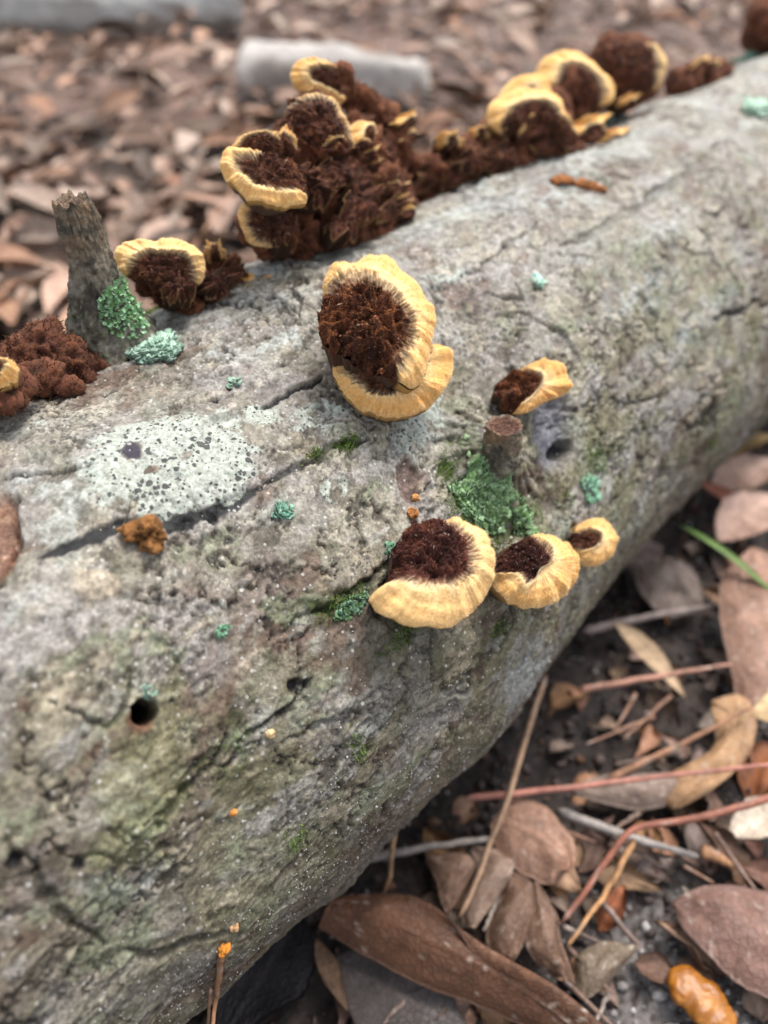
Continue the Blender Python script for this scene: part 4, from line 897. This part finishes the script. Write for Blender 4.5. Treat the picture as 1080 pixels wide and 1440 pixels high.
# ------------------------------------------------------------------ the litter: soil crumbs, leaves, needles, twigs
def crumbs():
    r = np.random.default_rng(600); n = 15000
    X = r.uniform(-.12, .40, n); Y = r.uniform(.02, .52, n)
    u = X * Nv[0] + Y * Nv[1] - UA; keep = u > .035; X, Y = X[keep], Y[keep]; n = len(X)
    ico = bmesh.new(); bmesh.ops.create_icosphere(ico, subdivisions=1, radius=1); ico.verts.ensure_lookup_table()
    o = np.array([v.co[:] for v in ico.verts]); f = np.array([[v.index for v in q.verts] for q in ico.faces]); ico.free()
    sz = .0006 + .0024 * r.random(n) ** 3.0; m = len(o)
    t = r.random(n); c_ = mix((.014, .010, .009), (.080, .056, .048), t); q = r.random(n); sz = np.where(q > .9, np.minimum(sz, .0011), sz); c_ = np.where((q > .9)[:, None], mix((.16, .14, .135), (.36, .34, .33), t), c_); c_ = np.where((q < .10)[:, None], mix((.09, .045, .025), (.16, .08, .045), t), c_)
    ds = np.hypot(X - ps[0], Y - ps[1]); sd = (ds < .035 * r.uniform(.3, 1.2, n)); c_ = np.where(sd[:, None], mix((.17, .155, .15), (.42, .40, .39), t), c_)
    d = o[None] * (sz[:, None] * r.uniform(.65, 1.3, (n, m)))[..., None]; d *= r.uniform(.45, 1.35, (n, 1, 3))
    Z = ground_height(X, Y) + sz * .4
    V = (np.stack([X, Y, Z], 1)[:, None] + d).reshape(-1, 3); F = (np.arange(n)[:, None, None] * m + f[None]).reshape(-1, 3)
    return mesh_np('crumbs', V, F, M_CRUMB, np.repeat(c_, m, 0), smooth=False)
tag(link('soil_crumbs', crumbs()), 'dark crumbly humus and sand grains covering the ground beside the log', 'soil', kind='stuff')

def leaf_mesh(L, W, seed, colr, nl=26, nw=10, curl=.3, bow=.15, fold=.12, wave=.03, shape=1.0, thick=.00035, tipped=.15, mat=None, spots=0.0, roll=0.0):
    """a leaf lying along +X from 0 to L: blade with midrib, side veins, curled margins and real thickness"""
    r = np.random.default_rng(seed)
    u = np.linspace(0, 1, nl); v = np.linspace(-1, 1, nw * 2 + 1); Ug, Vg = np.meshgrid(u, v, indexing='ij')
    half = W * .5 * (np.sin(np.clip(Ug, 0, 1) ** (.85 * shape) * math.pi) ** 1.02) * (1 - tipped * Ug) + W * .012
    half = half * (1 + .16 * fbm(np.stack([Ug * 3, np.sign(Vg) * 5.0, Ug * 0 + seed], -1), 2, seed + 9) + .09 * fbm(np.stack([Ug * 11, np.sign(Vg) * 3.0, Ug * 0 + seed], -1), 3, seed))
    yv = Vg * half; xv = Ug * L
    z = bow * L * (1 - (2 * Ug - 1) ** 2) * .5
    a = np.abs(Vg)
    ang = curl * a ** 1.6 + roll * (Vg > 0) * a ** 2
    yv = np.where(ang > 1e-4, np.sign(Vg) * half * np.sin(ang) / np.maximum(ang, 1e-4) * a, yv); z = z + half * a * np.sin(ang * .5) * 1.0 * np.sign(curl + 1e-6) + fold * half * a
    z += wave * W * fbm(np.stack([Ug * 3.2, Vg * 1.3, Ug * 0 + seed * 1.3], -1), 3, seed + 1) * (.3 + a)
    side = np.abs(((Ug * 9 + a * 1.6) % 1) - .5) * 2
    vein = np.exp(-(a / .05) ** 2); sv = ss(.86, 1.0, side) * (1 - a * .6)
    z += .0006 * vein * W / .03 + .00018 * sv - .0001
    bend = .12 * L * r.normal() * .5; yv = yv + bend * Ug ** 2
    P = np.stack([xv, yv, z], -1)
    nz = fbm(P * 60 + seed, 4, seed + 3, .6); nf = fbm(P * 240 + seed, 3, seed + 4)
    c_ = np.asarray(colr) * (1 + .30 * nz + .14 * nf)[..., None]; c_ = mix(c_, np.asarray(colr) * 1.35, np.clip(vein * .7 + sv * .25, 0, 1)); c_ = mix(c_, np.asarray(colr) * .55, ss(.9, 1.0, a) * .5)
    if spots: c_ = mix(c_, (.05, .03, .025), ss(.35, .6, fbm(P * 150 + 3, 3, seed + 6)) * spots)
    n, m = Ug.shape; top = P.reshape(-1, 3); bot = top - np.array([0, 0, thick]); f = grid_faces(n, m); k = n * m
    i = np.arange(n - 1); q = np.arange(m - 1)
    sides = [np.stack([i * m, i * m + k, (i + 1) * m + k, (i + 1) * m], 1), np.stack([i * m + m - 1, (i + 1) * m + m - 1, (i + 1) * m + m - 1 + k, i * m + m - 1 + k], 1),
             np.stack([q, q + 1, q + 1 + k, q + k], 1), np.stack([(n - 1) * m + q, (n - 1) * m + q + k, (n - 1) * m + q + 1 + k, (n - 1) * m + q + 1], 1)]
    return mesh_np('leaf', np.concatenate([top, bot]), [f, (f + k)[:, ::-1]] + sides, mat or M_LEAF1, np.clip(np.concatenate([c_.reshape(-1, 3), c_.reshape(-1, 3) * .85]), .005, .9))
def place(o, P, ax, up=(0, 0, 1)):
    x = unit(ax); z = unit(np.asarray(up, float) - (np.asarray(up) @ x) * x); y = np.cross(z, x)
    o.matrix_world = Matrix(((x[0], y[0], z[0], P[0]), (x[1], y[1], z[1], P[1]), (x[2], y[2], z[2], P[2]), (0, 0, 0, 1)))
def leaf(label, base, tip, wpx, colr, seed, z0=.004, z1=.004, up=(0, 0, 1), name='fallen_leaf', **kw):
    a, b = on_ground(*base, z0), on_ground(*tip, z1); L = np.linalg.norm(b - a); k = np.linalg.norm((a + b) / 2 - CP) / FPX
    o = link(name, leaf_mesh(L, wpx * k, seed, colr, **kw)); place(o, a, b - a, up); return tag(o, label, 'leaf')
def loft_leaf(label, ea, eb, za, zb, colr, seed, n=64, m=30, arch=.004, spots=.2, roll=0.0, curl_u=0.0, thick=.00045):
    """a leaf between two long edges (pixel paths on the ground, each with its heights), arched across, midrib and veins raised"""
    def path(e, z):
        e = np.asarray(e, float); q = np.array([on_ground(x, y, h) for (x, y), h in zip(e, np.interp(np.linspace(0, 1, len(e)), np.linspace(0, 1, len(z)), z))])
        t = np.linspace(0, len(q) - 1.0001, n); i = t.astype(int); f = (t - i)[:, None]; k = len(q) - 1
        colr_ = None; a_, b_, c_, d_ = q[np.maximum(i - 1, 0)], q[i], q[i + 1], q[np.minimum(i + 2, k)]
        return .5 * (2 * b_ + (c_ - a_) * f + (2 * a_ - 5 * b_ + 4 * c_ - d_) * f ** 2 + (3 * b_ - a_ - 3 * c_ + d_) * f ** 3)
    Ea, Eb = path(ea, za), path(eb, zb); v = np.linspace(0, 1, m); u = np.linspace(0, 1, n); Ug, Vg = np.meshgrid(u, v, indexing='ij')
    jit = (fbm(np.stack([Ug * 14, Vg * 0 + seed, Ug * 0], -1), 3, seed) * .02)
    Vj = Vg + jit * (np.abs(Vg - .5) * 2) ** 3
    P = Ea[:, None] * (1 - Vj[..., None]) + Eb[:, None] * Vj[..., None]
    a = np.abs(Vg - .5) * 2; wd = np.linalg.norm(Ea - Eb, axis=1)[:, None]
    z = arch * (1 - a ** 2) * (wd / wd.max()) + .0016 * fbm(np.stack([Ug * 4, Vg * 2.5, Ug * 0 + seed], -1), 3, seed + 1) + curl_u * (Ug - .5) ** 2
    k = np.clip((.22 - Vg) / .22, 0, 1) * ss(.2, .6, Ug); z += roll * np.sin(k * 2.2); P = P + (roll * 1.1 * (1 - np.cos(k * 2.2)))[..., None] * (Eb - Ea)[:, None] / np.maximum(wd, 1e-4)[..., None]
    side = np.abs(((Ug * 11 + a * 1.4) % 1) - .5) * 2; vein = np.exp(-(a / .05) ** 2); sv = ss(.8, 1.0, side) * (1 - a * .6)
    P[..., 2] += z + .0005 * vein + .00014 * sv
    nz = fbm(P * 55 + seed, 4, seed + 3, .6); nf = fbm(P * 260 + seed, 3, seed + 4); colr = np.asarray(colr) * np.array([.74, .69, .65])
    c_ = colr * (1 + .38 * nz + .2 * nf)[..., None]; c_ = mix(c_, colr * 1.4, np.clip(vein * .6 + sv * .2, 0, 1)); c_ = mix(c_, colr * .45, ss(.88, 1.0, a + .1 * nz) * .6)
    c_ = mix(c_, (.045, .028, .022), ss(.3, .6, fbm(P * 130 + 3, 3, seed + 6)) * spots); c_ = mix(c_, (.5, .42, .36), ss(.62, .75, fbm(P * 420, 2, seed + 7)) * .5)
    top = P.reshape(-1, 3); bot = top - np.array([0, 0, thick]); f = grid_faces(n, m); k = n * m; i = np.arange(n - 1); q = np.arange(m - 1)
    sides = [np.stack([i * m, i * m + k, (i + 1) * m + k, (i + 1) * m], 1), np.stack([i * m + m - 1, (i + 1) * m + m - 1, (i + 1) * m + m - 1 + k, i * m + m - 1 + k], 1),
             np.stack([q, q + 1, q + 1 + k, q + k], 1), np.stack([(n - 1) * m + q, (n - 1) * m + q + k, (n - 1) * m + q + 1 + k, (n - 1) * m + q + 1], 1)]
    o = top.mean(0); me = mesh_np('leaf', np.concatenate([top, bot]) - o, [f, (f + k)[:, ::-1]] + sides, M_LEAF1, np.clip(np.concatenate([c_.reshape(-1, 3), c_.reshape(-1, 3) * .8]), .005, .9))
    ob = link('fallen_leaf', me); ob.location = Vector(o); return tag(ob, label, 'leaf')
TAN, PINK, CHOC, GREYB, DARK = (.26, .155, .095), (.33, .205, .155), (.155, .075, .042), (.16, .125, .11), (.055, .042, .040)
loft_leaf('long curled chocolate-brown leaf with rolled edge jutting from under the log', [(470, 1262), (560, 1256), (640, 1290), (720, 1338), (790, 1382), (860, 1440)], [(448, 1305), (520, 1348), (600, 1390), (660, 1410), (740, 1445), (800, 1480)], [.022, .024, .020, .016], [.014, .012, .010, .008], CHOC, 701, roll=.006, arch=.006, spots=.15)
loft_leaf('pale pinkish-tan notched leaf beside the grey twig', [(690, 1158), (720, 1124), (762, 1130), (790, 1158), (809, 1190), (806, 1222), (788, 1222)], [(690, 1178), (706, 1204), (735, 1227), (768, 1242), (782, 1240), (790, 1232), (787, 1224)], [.012, .016, .018], [.008, .010, .012], (.40, .245, .18), 702, arch=.004, spots=.15)
loft_leaf('purplish-brown leaf with pointed end beside the amber blob', [(945, 1268), (985, 1247), (1040, 1245), (1100, 1262), (1160, 1300), (1200, 1350)], [(946, 1274), (965, 1312), (1000, 1347), (1045, 1387), (1110, 1412), (1190, 1390)], [.012, .016, .016], [.010, .012, .012], (.25, .15, .125), 703, arch=.005, spots=.2)
loft_leaf('tall pinkish leaf with lilac blotches crossed by the green blade', [(1052, 772), (1015, 815), (1014, 880), (1028, 940), (1036, 990)], [(1060, 768), (1110, 800), (1130, 870), (1110, 940), (1050, 1000)], [.030, .022, .014], [.032, .026, .016], (.40, .25, .19), 704, arch=.006, spots=.3)
loft_leaf('torn orange-tan leaf lying under the crossing pine needles', [(1000, 985), (1042, 975), (1064, 1010), (1052, 1062), (1005, 1108), (962, 1132), (945, 1138)], [(998, 992), (1006, 1040), (985, 1066), (945, 1086), (938, 1108), (938, 1128), (943, 1138)], [.018, .016, .010], [.014, .010, .008], (.46, .29, .16), 705, arch=.004, spots=.35)
loft_leaf('dull grey-tan leaf half hidden below the long pink needle', [(800, 1108), (850, 1088), (900, 1085), (950, 1090), (985, 1100)], [(802, 1116), (840, 1128), (885, 1138), (935, 1134), (985, 1108)], [.008, .010, .010], [.005, .006, .007], (.30, .235, .20), 706, n=34, m=18, spots=.5)
leaf('bleached cream leaf with folded edge above the purplish-brown leaf', (1025, 1175), (1120, 1130), 50, (.55, .46, .37), 707, z0=.008, z1=.012, curl=.5, bow=.1, fold=.3, nl=36, nw=12)
leaf('narrow pale tan leaf strip standing among dark humus', (865, 875), (960, 985), 34, (.42, .30, .19), 708, z0=.012, z1=.006, curl=.4, bow=.1, fold=.2, nl=36, nw=10, spots=.2)
loft_leaf('torn tan leaf scrap left of the long slender needle', [(600, 1205), (640, 1198), (668, 1212), (652, 1250), (632, 1285)], [(598, 1210), (614, 1240), (618, 1262), (624, 1278), (629, 1290)], [.010, .012, .008], [.006, .008, .006], (.30, .20, .15), 709, n=30, m=16, spots=.5)
loft_leaf('greyish tan leaf scrap tucked under the pale notched leaf', [(665, 1190), (702, 1196), (724, 1215), (702, 1258), (668, 1306)], [(660, 1200), (666, 1230), (655, 1255), (648, 1285), (655, 1304)], [.008, .010, .008], [.005, .006, .005], (.33, .24, .19), 710, n=30, m=16, spots=.4)
loft_leaf('brown leaf stretching between the notched leaf and the long curled leaf', [(716, 1222), (748, 1240), (750, 1280), (735, 1330), (722, 1352)], [(705, 1238), (702, 1268), (684, 1308), (690, 1340), (714, 1354)], [.008, .012, .012], [.006, .007, .008], (.17, .105, .075), 711, n=30, m=16, spots=.3)
loft_leaf('split brown leaf with ragged edge right of the long curled leaf', [(756, 1238), (786, 1290), (804, 1340), (818, 1395)], [(746, 1246), (738, 1300), (744, 1340), (776, 1372)], [.012, .012, .005], [.008, .010, .006], (.20, .125, .09), 712, n=30, m=16, spots=.55, roll=.003)
loft_leaf('khaki leaf fragment by the sandy patch', [(806, 1345), (850, 1322), (880, 1326), (900, 1330)], [(810, 1352), (814, 1402), (838, 1398), (890, 1345)], [.006, .009, .006], [.005, .005, .005], (.22, .175, .13), 713, n=26, m=16, spots=.4)
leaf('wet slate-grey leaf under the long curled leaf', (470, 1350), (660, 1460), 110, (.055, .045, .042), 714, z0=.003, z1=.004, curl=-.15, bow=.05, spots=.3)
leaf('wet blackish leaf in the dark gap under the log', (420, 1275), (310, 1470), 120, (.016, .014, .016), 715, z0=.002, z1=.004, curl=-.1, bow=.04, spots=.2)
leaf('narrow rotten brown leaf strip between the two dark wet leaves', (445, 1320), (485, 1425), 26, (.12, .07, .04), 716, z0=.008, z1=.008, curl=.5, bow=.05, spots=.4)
leaf('pinkish leaf resting against the far foot of the log', (1000, 690), (1100, 650), 60, (.42, .28, .22), 717, z0=.010, z1=.016, curl=.3, bow=.1, spots=.2)
leaf('pale pink leaf above the green blade', (1010, 760), (1095, 700), 70, (.44, .29, .23), 718, z0=.012, z1=.018, curl=.4, bow=.12, spots=.2)
leaf('reddish-brown leaf strip leaning by the far flank of the log', (1060, 735), (975, 665), 26, (.22, .075, .045), 719, z0=.012, z1=.02, curl=.4, bow=.1)
leaf('straw coloured leaf curled in the gap under the far log', (1010, 650), (1090, 610), 34, (.40, .27, .12), 720, z0=.016, z1=.03, curl=.8, bow=.12, fold=.3)
loft_leaf('grey papery leaf lying in dark humus near the narrow tan strip', [(880, 790), (930, 780), (975, 800), (990, 850)], [(885, 800), (905, 840), (940, 868), (985, 858)], [.006, .010, .008], [.004, .006, .006], (.26, .215, .195), 721, n=30, m=18, spots=.6)
leaf('dusky brown leaf close to the log below the low row of fungi', (880, 800), (935, 770), 60, (.17, .12, .105), 722, z0=.004, z1=.008, curl=.3, bow=.1, spots=.5)
leaf('bright orange-tan leaf edge at the end of the crossing needle', (1050, 1000), (1110, 985), 60, (.50, .36, .20), 723, z0=.014, z1=.018, curl=.4, bow=.1)

def stick(label, pts, rpx, colr, seed, zs, name='pine_needle', cat='needle', taper=.5, mat=None, kn=0.12, group=None):
    P = np.array([on_ground(x, y, z) for (x, y), z in zip(pts, zs)])
    rad = rpx * np.linalg.norm(P.mean(0) - CP) / FPX; n, m = 28, 9
    t = np.linspace(0, len(P) - 1, n); i = np.minimum(t.astype(int), len(P) - 2); f = (t - i)[:, None]; C = P[i] * (1 - f) + P[i + 1] * f
    if len(P) > 2:
        for _ in range(2): C[1:-1] = .25 * C[:-2] + .5 * C[1:-1] + .25 * C[2:]
    C = C + .35 * rad * fbm(np.stack([np.linspace(0, 5, n), np.full(n, seed), np.zeros(n)], 1), 2, seed)[:, None] * np.array([1, -1, .6])
    tg = np.gradient(C, axis=0); tg /= np.linalg.norm(tg, axis=1, keepdims=True); e1 = np.cross(tg, Zv); e1 /= np.linalg.norm(e1, axis=1, keepdims=True); e2 = np.cross(e1, tg)
    ph = np.linspace(0, 2 * math.pi, m, endpoint=False); rr = rad * (1 - taper * np.linspace(0, 1, n)) * (1 + kn * fbm(np.stack([np.linspace(0, 16, n), np.full(n, seed), np.zeros(n)], 1), 3, seed + 1)); rr[[0, -1]] *= .45
    V = C[:, None] + rr[:, None, None] * (np.cos(ph)[None, :, None] * e1[:, None] + np.sin(ph)[None, :, None] * e2[:, None])
    c_ = np.asarray(colr) * (1 + .45 * fbm(V * 130 + seed, 3, seed + 2) + .25 * fbm(V * 600 + seed, 2, seed + 5))[..., None]; c_ = mix(c_, (.36, .31, .27), ss(.25, .6, fbm(V * 210 + seed, 3, seed + 6)) * .5)
    Vv = np.concatenate([V.reshape(-1, 3), [C[0], C[-1]]]); j = np.arange(m); k = n * m
    caps = np.concatenate([np.stack([np.full(m, k), (j + 1) % m, j], 1), np.stack([np.full(m, k + 1), (n - 1) * m + j, (n - 1) * m + (j + 1) % m], 1)])
    me = mesh_np(name, Vv, [grid_faces(n, m, True), caps], mat or M_TWIG, np.clip(np.concatenate([c_.reshape(-1, 3), np.tile(np.asarray(colr) * .8, (2, 1))]), .01, .9))
    return tag(link(name, me), label, cat, group)
RED, ORB, GRY = (.30, .115, .085), (.36, .19, .085), (.25, .215, .19)
stick('long pinkish-red pine needle lying across the tan leaves', [(655, 1122), (800, 1108), (960, 1088), (1100, 1074)], 4.6, (.32, .135, .10), 801, [.016, .02, .024, .026])
stick('thick brick-red pine needle with a sharp kink', [(1100, 1116), (985, 1150), (886, 1164), (840, 1230), (790, 1298)], 4.9, (.26, .10, .065), 802, [.030, .026, .022, .014, .008], taper=.35)
stick('straw-brown pine needle lying beside the lower arm of the kinked needle', [(892, 1180), (850, 1260), (798, 1330)], 4.4, ORB, 803, [.016, .012, .008])
stick('rosy-brown pine needle crossing the narrow pale leaf strip', [(815, 970), (920, 952), (1030, 934)], 4.8, (.33, .17, .12), 804, [.014, .018, .022])
stick('brown pine needle running under the torn orange-tan leaf edge', [(855, 1096), (950, 1050), (1060, 994)], 4.8, (.26, .13, .075), 805, [.012, .018, .026])
stick('long slender straw needle slanting between the log and notched leaf', [(768, 950), (745, 1020), (712, 1130), (680, 1215), (645, 1290)], 4.5, (.30, .19, .12), 806, [.022, .022, .022, .016, .012], taper=.3)
stick('grey twig poking out beside the log under the slender needle', [(490, 1212), (560, 1198), (690, 1178)], 7, GRY, 807, [.012, .010, .010], name='twig', cat='twig', kn=.25)
stick('bleached grey twig under the kinked needle', [(785, 1140), (850, 1165), (920, 1188), (985, 1205)], 7, (.26, .23, .21), 808, [.006, .010, .010, .006], name='twig', cat='twig', kn=.25)
stick('blurred grey-brown twig on dark humus near the far foot of the log', [(820, 888), (905, 868), (1015, 850)], 6, (.24, .19, .17), 809, [.008, .010, .012], name='twig', cat='twig', kn=.2)
stick('thin brown needle on the sandy soil above the purplish leaf', [(1005, 1170), (1035, 1215), (1065, 1255)], 3.5, (.16, .10, .08), 810, [.012, .010, .012])
stick('dark thin needle running from the sand towards the khaki fragment', [(845, 1265), (880, 1310), (905, 1335)], 4, (.13, .085, .07), 811, [.008, .006, .006])
stick('short orange-tipped wood chip on grey soil above the purplish leaf', [(985, 1195), (1010, 1205), (1035, 1218)], 8, (.40, .21, .11), 812, [.008, .008, .008], name='wood_chip', cat='chip', kn=.3, taper=.2)
stick('pair-needle stalk standing under the orange bud, lighter one', [(312, 1345), (304, 1400), (296, 1470)], 4, (.28, .14, .075), 813, [hit2(x_, y_)[0][2] + .004 for x_, y_ in ((312, 1345), (304, 1400), (296, 1470))])
stick('thin dark needle beside the stalk under the orange bud', [(296, 1390), (290, 1470)], 2.5, (.14, .08, .05), 814, [hit2(x_, y_)[0][2] + .004 for x_, y_ in ((296, 1390), (290, 1470))])
stick('short tan needle crossing the grey twig beside the log', [(555, 1165), (548, 1230), (535, 1270)], 4, (.26, .15, .08), 815, [.016, .014, .008])
tag(leaf('green grass blade crossing the tall pinkish leaf', (955, 738), (1120, 858), 13, (.13, .21, .055), 816, z0=.036, z1=.028, name='grass_blade', curl=.3, bow=.10, fold=.5, nl=30, nw=5, mat=M_GREEN, tipped=.5), cat='grass')
for k in range(46):       # loose needles on the dark soil
    x, y = rng.uniform(560, 1080), rng.uniform(700, 1430)
    q = on_ground(x, y); u = q @ Nv - UA
    if u < .10: continue
    an = rng.uniform(0, math.pi); L = rng.uniform(40, 130); cl = [(.16, .10, .075), (.22, .12, .08), (.12, .085, .07), (.20, .165, .14)][k % 4]
    stick(f'loose short {("dull brown", "reddish-brown", "dark brown", "greyish")[k % 4]} needle lying on dark humus beside the log', [(x, y), (x + L * math.cos(an), y + L * .8 * math.sin(an))], rng.uniform(2.5, 4), cl, 850 + k, [.004, .007], group=f'loose {("dull brown", "reddish-brown", "dark brown", "greyish")[k % 4]} needles on the dark soil')
FRAG = [leaf_mesh(.014 + .003 * (k % 4), .009 + .002 * (k % 3), 960 + k, [(.26, .16, .11), (.14, .085, .06), (.33, .22, .16), (.10, .07, .055), (.20, .15, .125), (.30, .15, .08)][k % 6], nl=9, nw=4, curl=.5, bow=.2, fold=.25, wave=.25, mat=M_LEAF, spots=.6, shape=.6 + .2 * (k % 3)) for k in range(12)]
rf = np.random.default_rng(950); nfr = 0
while nfr < 110:       # torn crumbs of leaf trodden into the soil
    x, y = rf.uniform(480, 1110), rf.uniform(600, 1440); q = on_ground(x, y)
    if q @ Nv - UA < .085: continue
    vi = int(rf.integers(0, 12)); o = bpy.data.objects.new('leaf_fragment', FRAG[vi]); COL.objects.link(o); an = rf.uniform(0, 6.28)
    place(o, (q[0], q[1], float(ground_height(np.array(q[0]), np.array(q[1]))) + rf.uniform(.001, .005)), np.array([math.cos(an), math.sin(an), rf.normal() * .25]), np.array([rf.normal() * .4, rf.normal() * .4, 1])); o.scale = [rf.uniform(.5, 1.3)] * 3
    tone = ('tan', 'dark brown', 'pale pinkish-tan', 'blackish', 'greyish', 'orange-brown')[vi % 6]; tag(o, f'small torn {tone} leaf fragment trodden into dark humus beside the log', 'leaf fragment', f'{tone} leaf fragments on the dark soil'); nfr += 1
# amber blob
def amber():
    P = on_ground(985, 1405, .006); k = np.linalg.norm(P - CP) / FPX
    co, no, f, n1, rd, n3 = blob_mesh([(P + np.array([-.003, .0035, -.001]), 22 * k, (1, 1, .5)), (P + np.array([.0015, -.001, -.001]), 25 * k, (1, 1, .5)), (P + np.array([.004, -.005, -.001]), 21 * k, (1, 1, .5))], .0007, 900, .0006, 200)
    return mesh_np('amber', co, f, M_AMBER)
tag(link('jelly_blob', amber()), 'glossy wet amber-orange jelly blob on sandy soil', 'jelly')

# leaves behind the log and to the far right: individuals near, one sheet of litter beyond
VARS = []
for k in range(14):
    L = .062 + .004 * (k % 5); cl = [(.37, .22, .16), (.26, .14, .095), (.43, .29, .23), (.31, .175, .13), (.17, .095, .066), (.35, .25, .20), (.38, .20, .125)][k % 7]
    VARS.append(leaf_mesh(L, L * (.36 + .05 * (k % 4)), 1000 + k, cl, nl=14, nw=4, curl=.25 + .12 * (k % 5), bow=.10 + .05 * (k % 3), fold=.1 + .07 * (k % 3), wave=.09, mat=M_LEAF, spots=.3))
def scatter(n, seed, rmin, rmax):
    r = np.random.default_rng(seed); out = []
    while len(out) < n:
        an = r.uniform(-1.15, .95); d = math.sqrt(r.uniform(rmin ** 2, rmax ** 2)); x, y = d * math.sin(an), d * math.cos(an)
        u = x * Nv[0] + y * Nv[1] - UA
        if -.085 < u < .10: continue
        if u > 0 and (d < .44 or r.random() < .35): continue
        out.append((x, y))
    return out
def rot_leaf(r, x, y, z):
    ax = np.array([math.cos(a := r.uniform(0, 2 * math.pi)), math.sin(a), r.normal() * .15]); up = np.array([r.normal() * .26, r.normal() * .26, 1.0]); return ax, up
r_ = np.random.default_rng(1100)
for k, (x, y) in enumerate(scatter(295, 1101, .30, .95)):
    vi = int(r_.integers(0, len(VARS))); o = bpy.data.objects.new('litter_leaf', VARS[vi]); COL.objects.link(o)
    ax, up = rot_leaf(r_, x, y, 0); place(o, (x, y, float(ground_height(np.array(x), np.array(y))) + r_.uniform(.004, .020)), ax, up)
    o.scale = [q_ := r_.uniform(.5, 1.0), q_, q_ * .6]
    tone = ('rosy tan', 'chestnut brown', 'pale pinkish', 'reddish brown', 'dark chocolate', 'greyish tan', 'orange-tan')[vi % 7]; behind = x * Nv[0] + y * Nv[1] < UA
    tag(o, f'{tone} dry curled leaf in the litter ' + ('behind the log' if behind else 'beside the flank of the log'), 'leaf', f'{tone} leaves ' + ('behind' if behind else 'beside the flank of') + ' the log')
def litter_sheet():
    r = np.random.default_rng(1200); base = []
    for k in range(10):
        n, m = 8, 5; u = np.linspace(0, 1, n); v = np.linspace(-1, 1, m); U, Vv = np.meshgrid(u, v, indexing='ij'); L = 1.0; W = .32 + .04 * (k % 4)
        h = W * .5 * np.sin(np.clip(U, .02, .98) * math.pi) ** .8; z = .10 * (1 - (2 * U - 1) ** 2) * (.4 + .5 * r.random()) + np.abs(Vv) ** 1.6 * h * r.uniform(.2, .9) + .03 * fbm(np.stack([U * 3, Vv, U * 0 + k], -1), 2, k)
        base.append(np.stack([U, Vv * h, z], -1).reshape(-1, 3))
    f = grid_faces(8, 5); V, F, C = [], [], []
    pts = scatter(6500, 1201, .34, 2.9) + scatter(1500, 1202, 2.8, 6.0) + scatter(1800, 1203, .34, 1.0)
    for x, y in pts:
        ax, up = rot_leaf(r, x, y, 0); X = unit(ax); Zz = unit(up - (up @ X) * X); Y = np.cross(Zz, X); L = .018 + .065 * r.random() ** 1.4
        b = base[r.integers(0, 10)] * L
        if r.random() < .22: b = b * np.array([2.2, .10, .3])          # needles and splinters
        V.append(np.array([x, y, r.uniform(.001, .030)]) + b[:, :1] * X + b[:, 1:2] * Y + b[:, 2:] * Zz); F.append(f + 40 * len(F))
        cl = np.array([(.37, .22, .165), (.25, .14, .10), (.44, .30, .235), (.31, .185, .14), (.14, .085, .062), (.36, .26, .21), (.36, .18, .115), (.10, .065, .05)][r.integers(0, 8)]) * r.uniform(.65, 1.2); C.append(np.tile(cl, (40, 1)))
    return mesh_np('litter', np.concatenate(V), np.concatenate(F), M_LEAF, np.concatenate(C))
tag(link('leaf_litter', litter_sheet()), 'deep pinkish-brown carpet of dry leaves behind the log', 'leaf litter', kind='stuff')

# pale dead wood in the background
def branch(label, a, b, rad, colr, seed, name='dead_branch'):
    a, b = np.asarray(a, float), np.asarray(b, float); n, m = 60, 28; t = np.linspace(0, 1, n); ph = np.linspace(0, 2 * math.pi, m, endpoint=False)
    tg = unit(b - a); e1 = unit(np.cross(tg, Zv)); e2 = np.cross(e1, tg); T, PH = np.meshgrid(t, ph, indexing='ij'); L = np.linalg.norm(b - a)
    q = np.stack([np.cos(PH) * 1.5, np.sin(PH) * 1.5, T * L / rad * .5 + seed], -1); rr = rad * (1 + .24 * fbm(q * .6, 4, seed) + .10 * fbm(q * 3, 3, seed + 5)) * (1 - .25 * T)
    V = (a + (b - a) * t[:, None])[:, None] + rr[..., None] * (np.cos(PH)[..., None] * e1 + np.sin(PH)[..., None] * e2)
    c_ = np.asarray(colr) * (1 + .35 * fbm(q * 2.5, 4, seed + 2))[..., None]; c_ = mix(c_, (.12, .09, .07), ss(.1, .5, fbm(q * 1.3 + 3, 4, seed + 3)) * .6)
    Vv = np.concatenate([V.reshape(-1, 3), [a], [b]]); j = np.arange(m); k = n * m
    caps = np.concatenate([np.stack([np.full(m, k), j, (j + 1) % m], 1), np.stack([np.full(m, k + 1), (n - 1) * m + (j + 1) % m, (n - 1) * m + j], 1)])
    return tag(link(name, mesh_np(name, Vv, [grid_faces(n, m, True)[:, ::-1], caps], M_WOOD, np.concatenate([c_.reshape(-1, 3), [np.asarray(colr) * .6] * 2]))), label, 'branch')
a = on_ground(352, 112, .03); b = on_ground(585, 128, .03)
branch('short bleached grey-white length of dead branch in the litter behind the tallest cluster', a, b + (b - a) * .05, .044, (.40, .37, .34), 1301)
a = on_ground(-160, 12, .045); b = on_ground(340, -2, .045)
branch('long pale bleached dead branch lying far behind across the litter', a, b, .05, (.42, .42, .40), 1302)
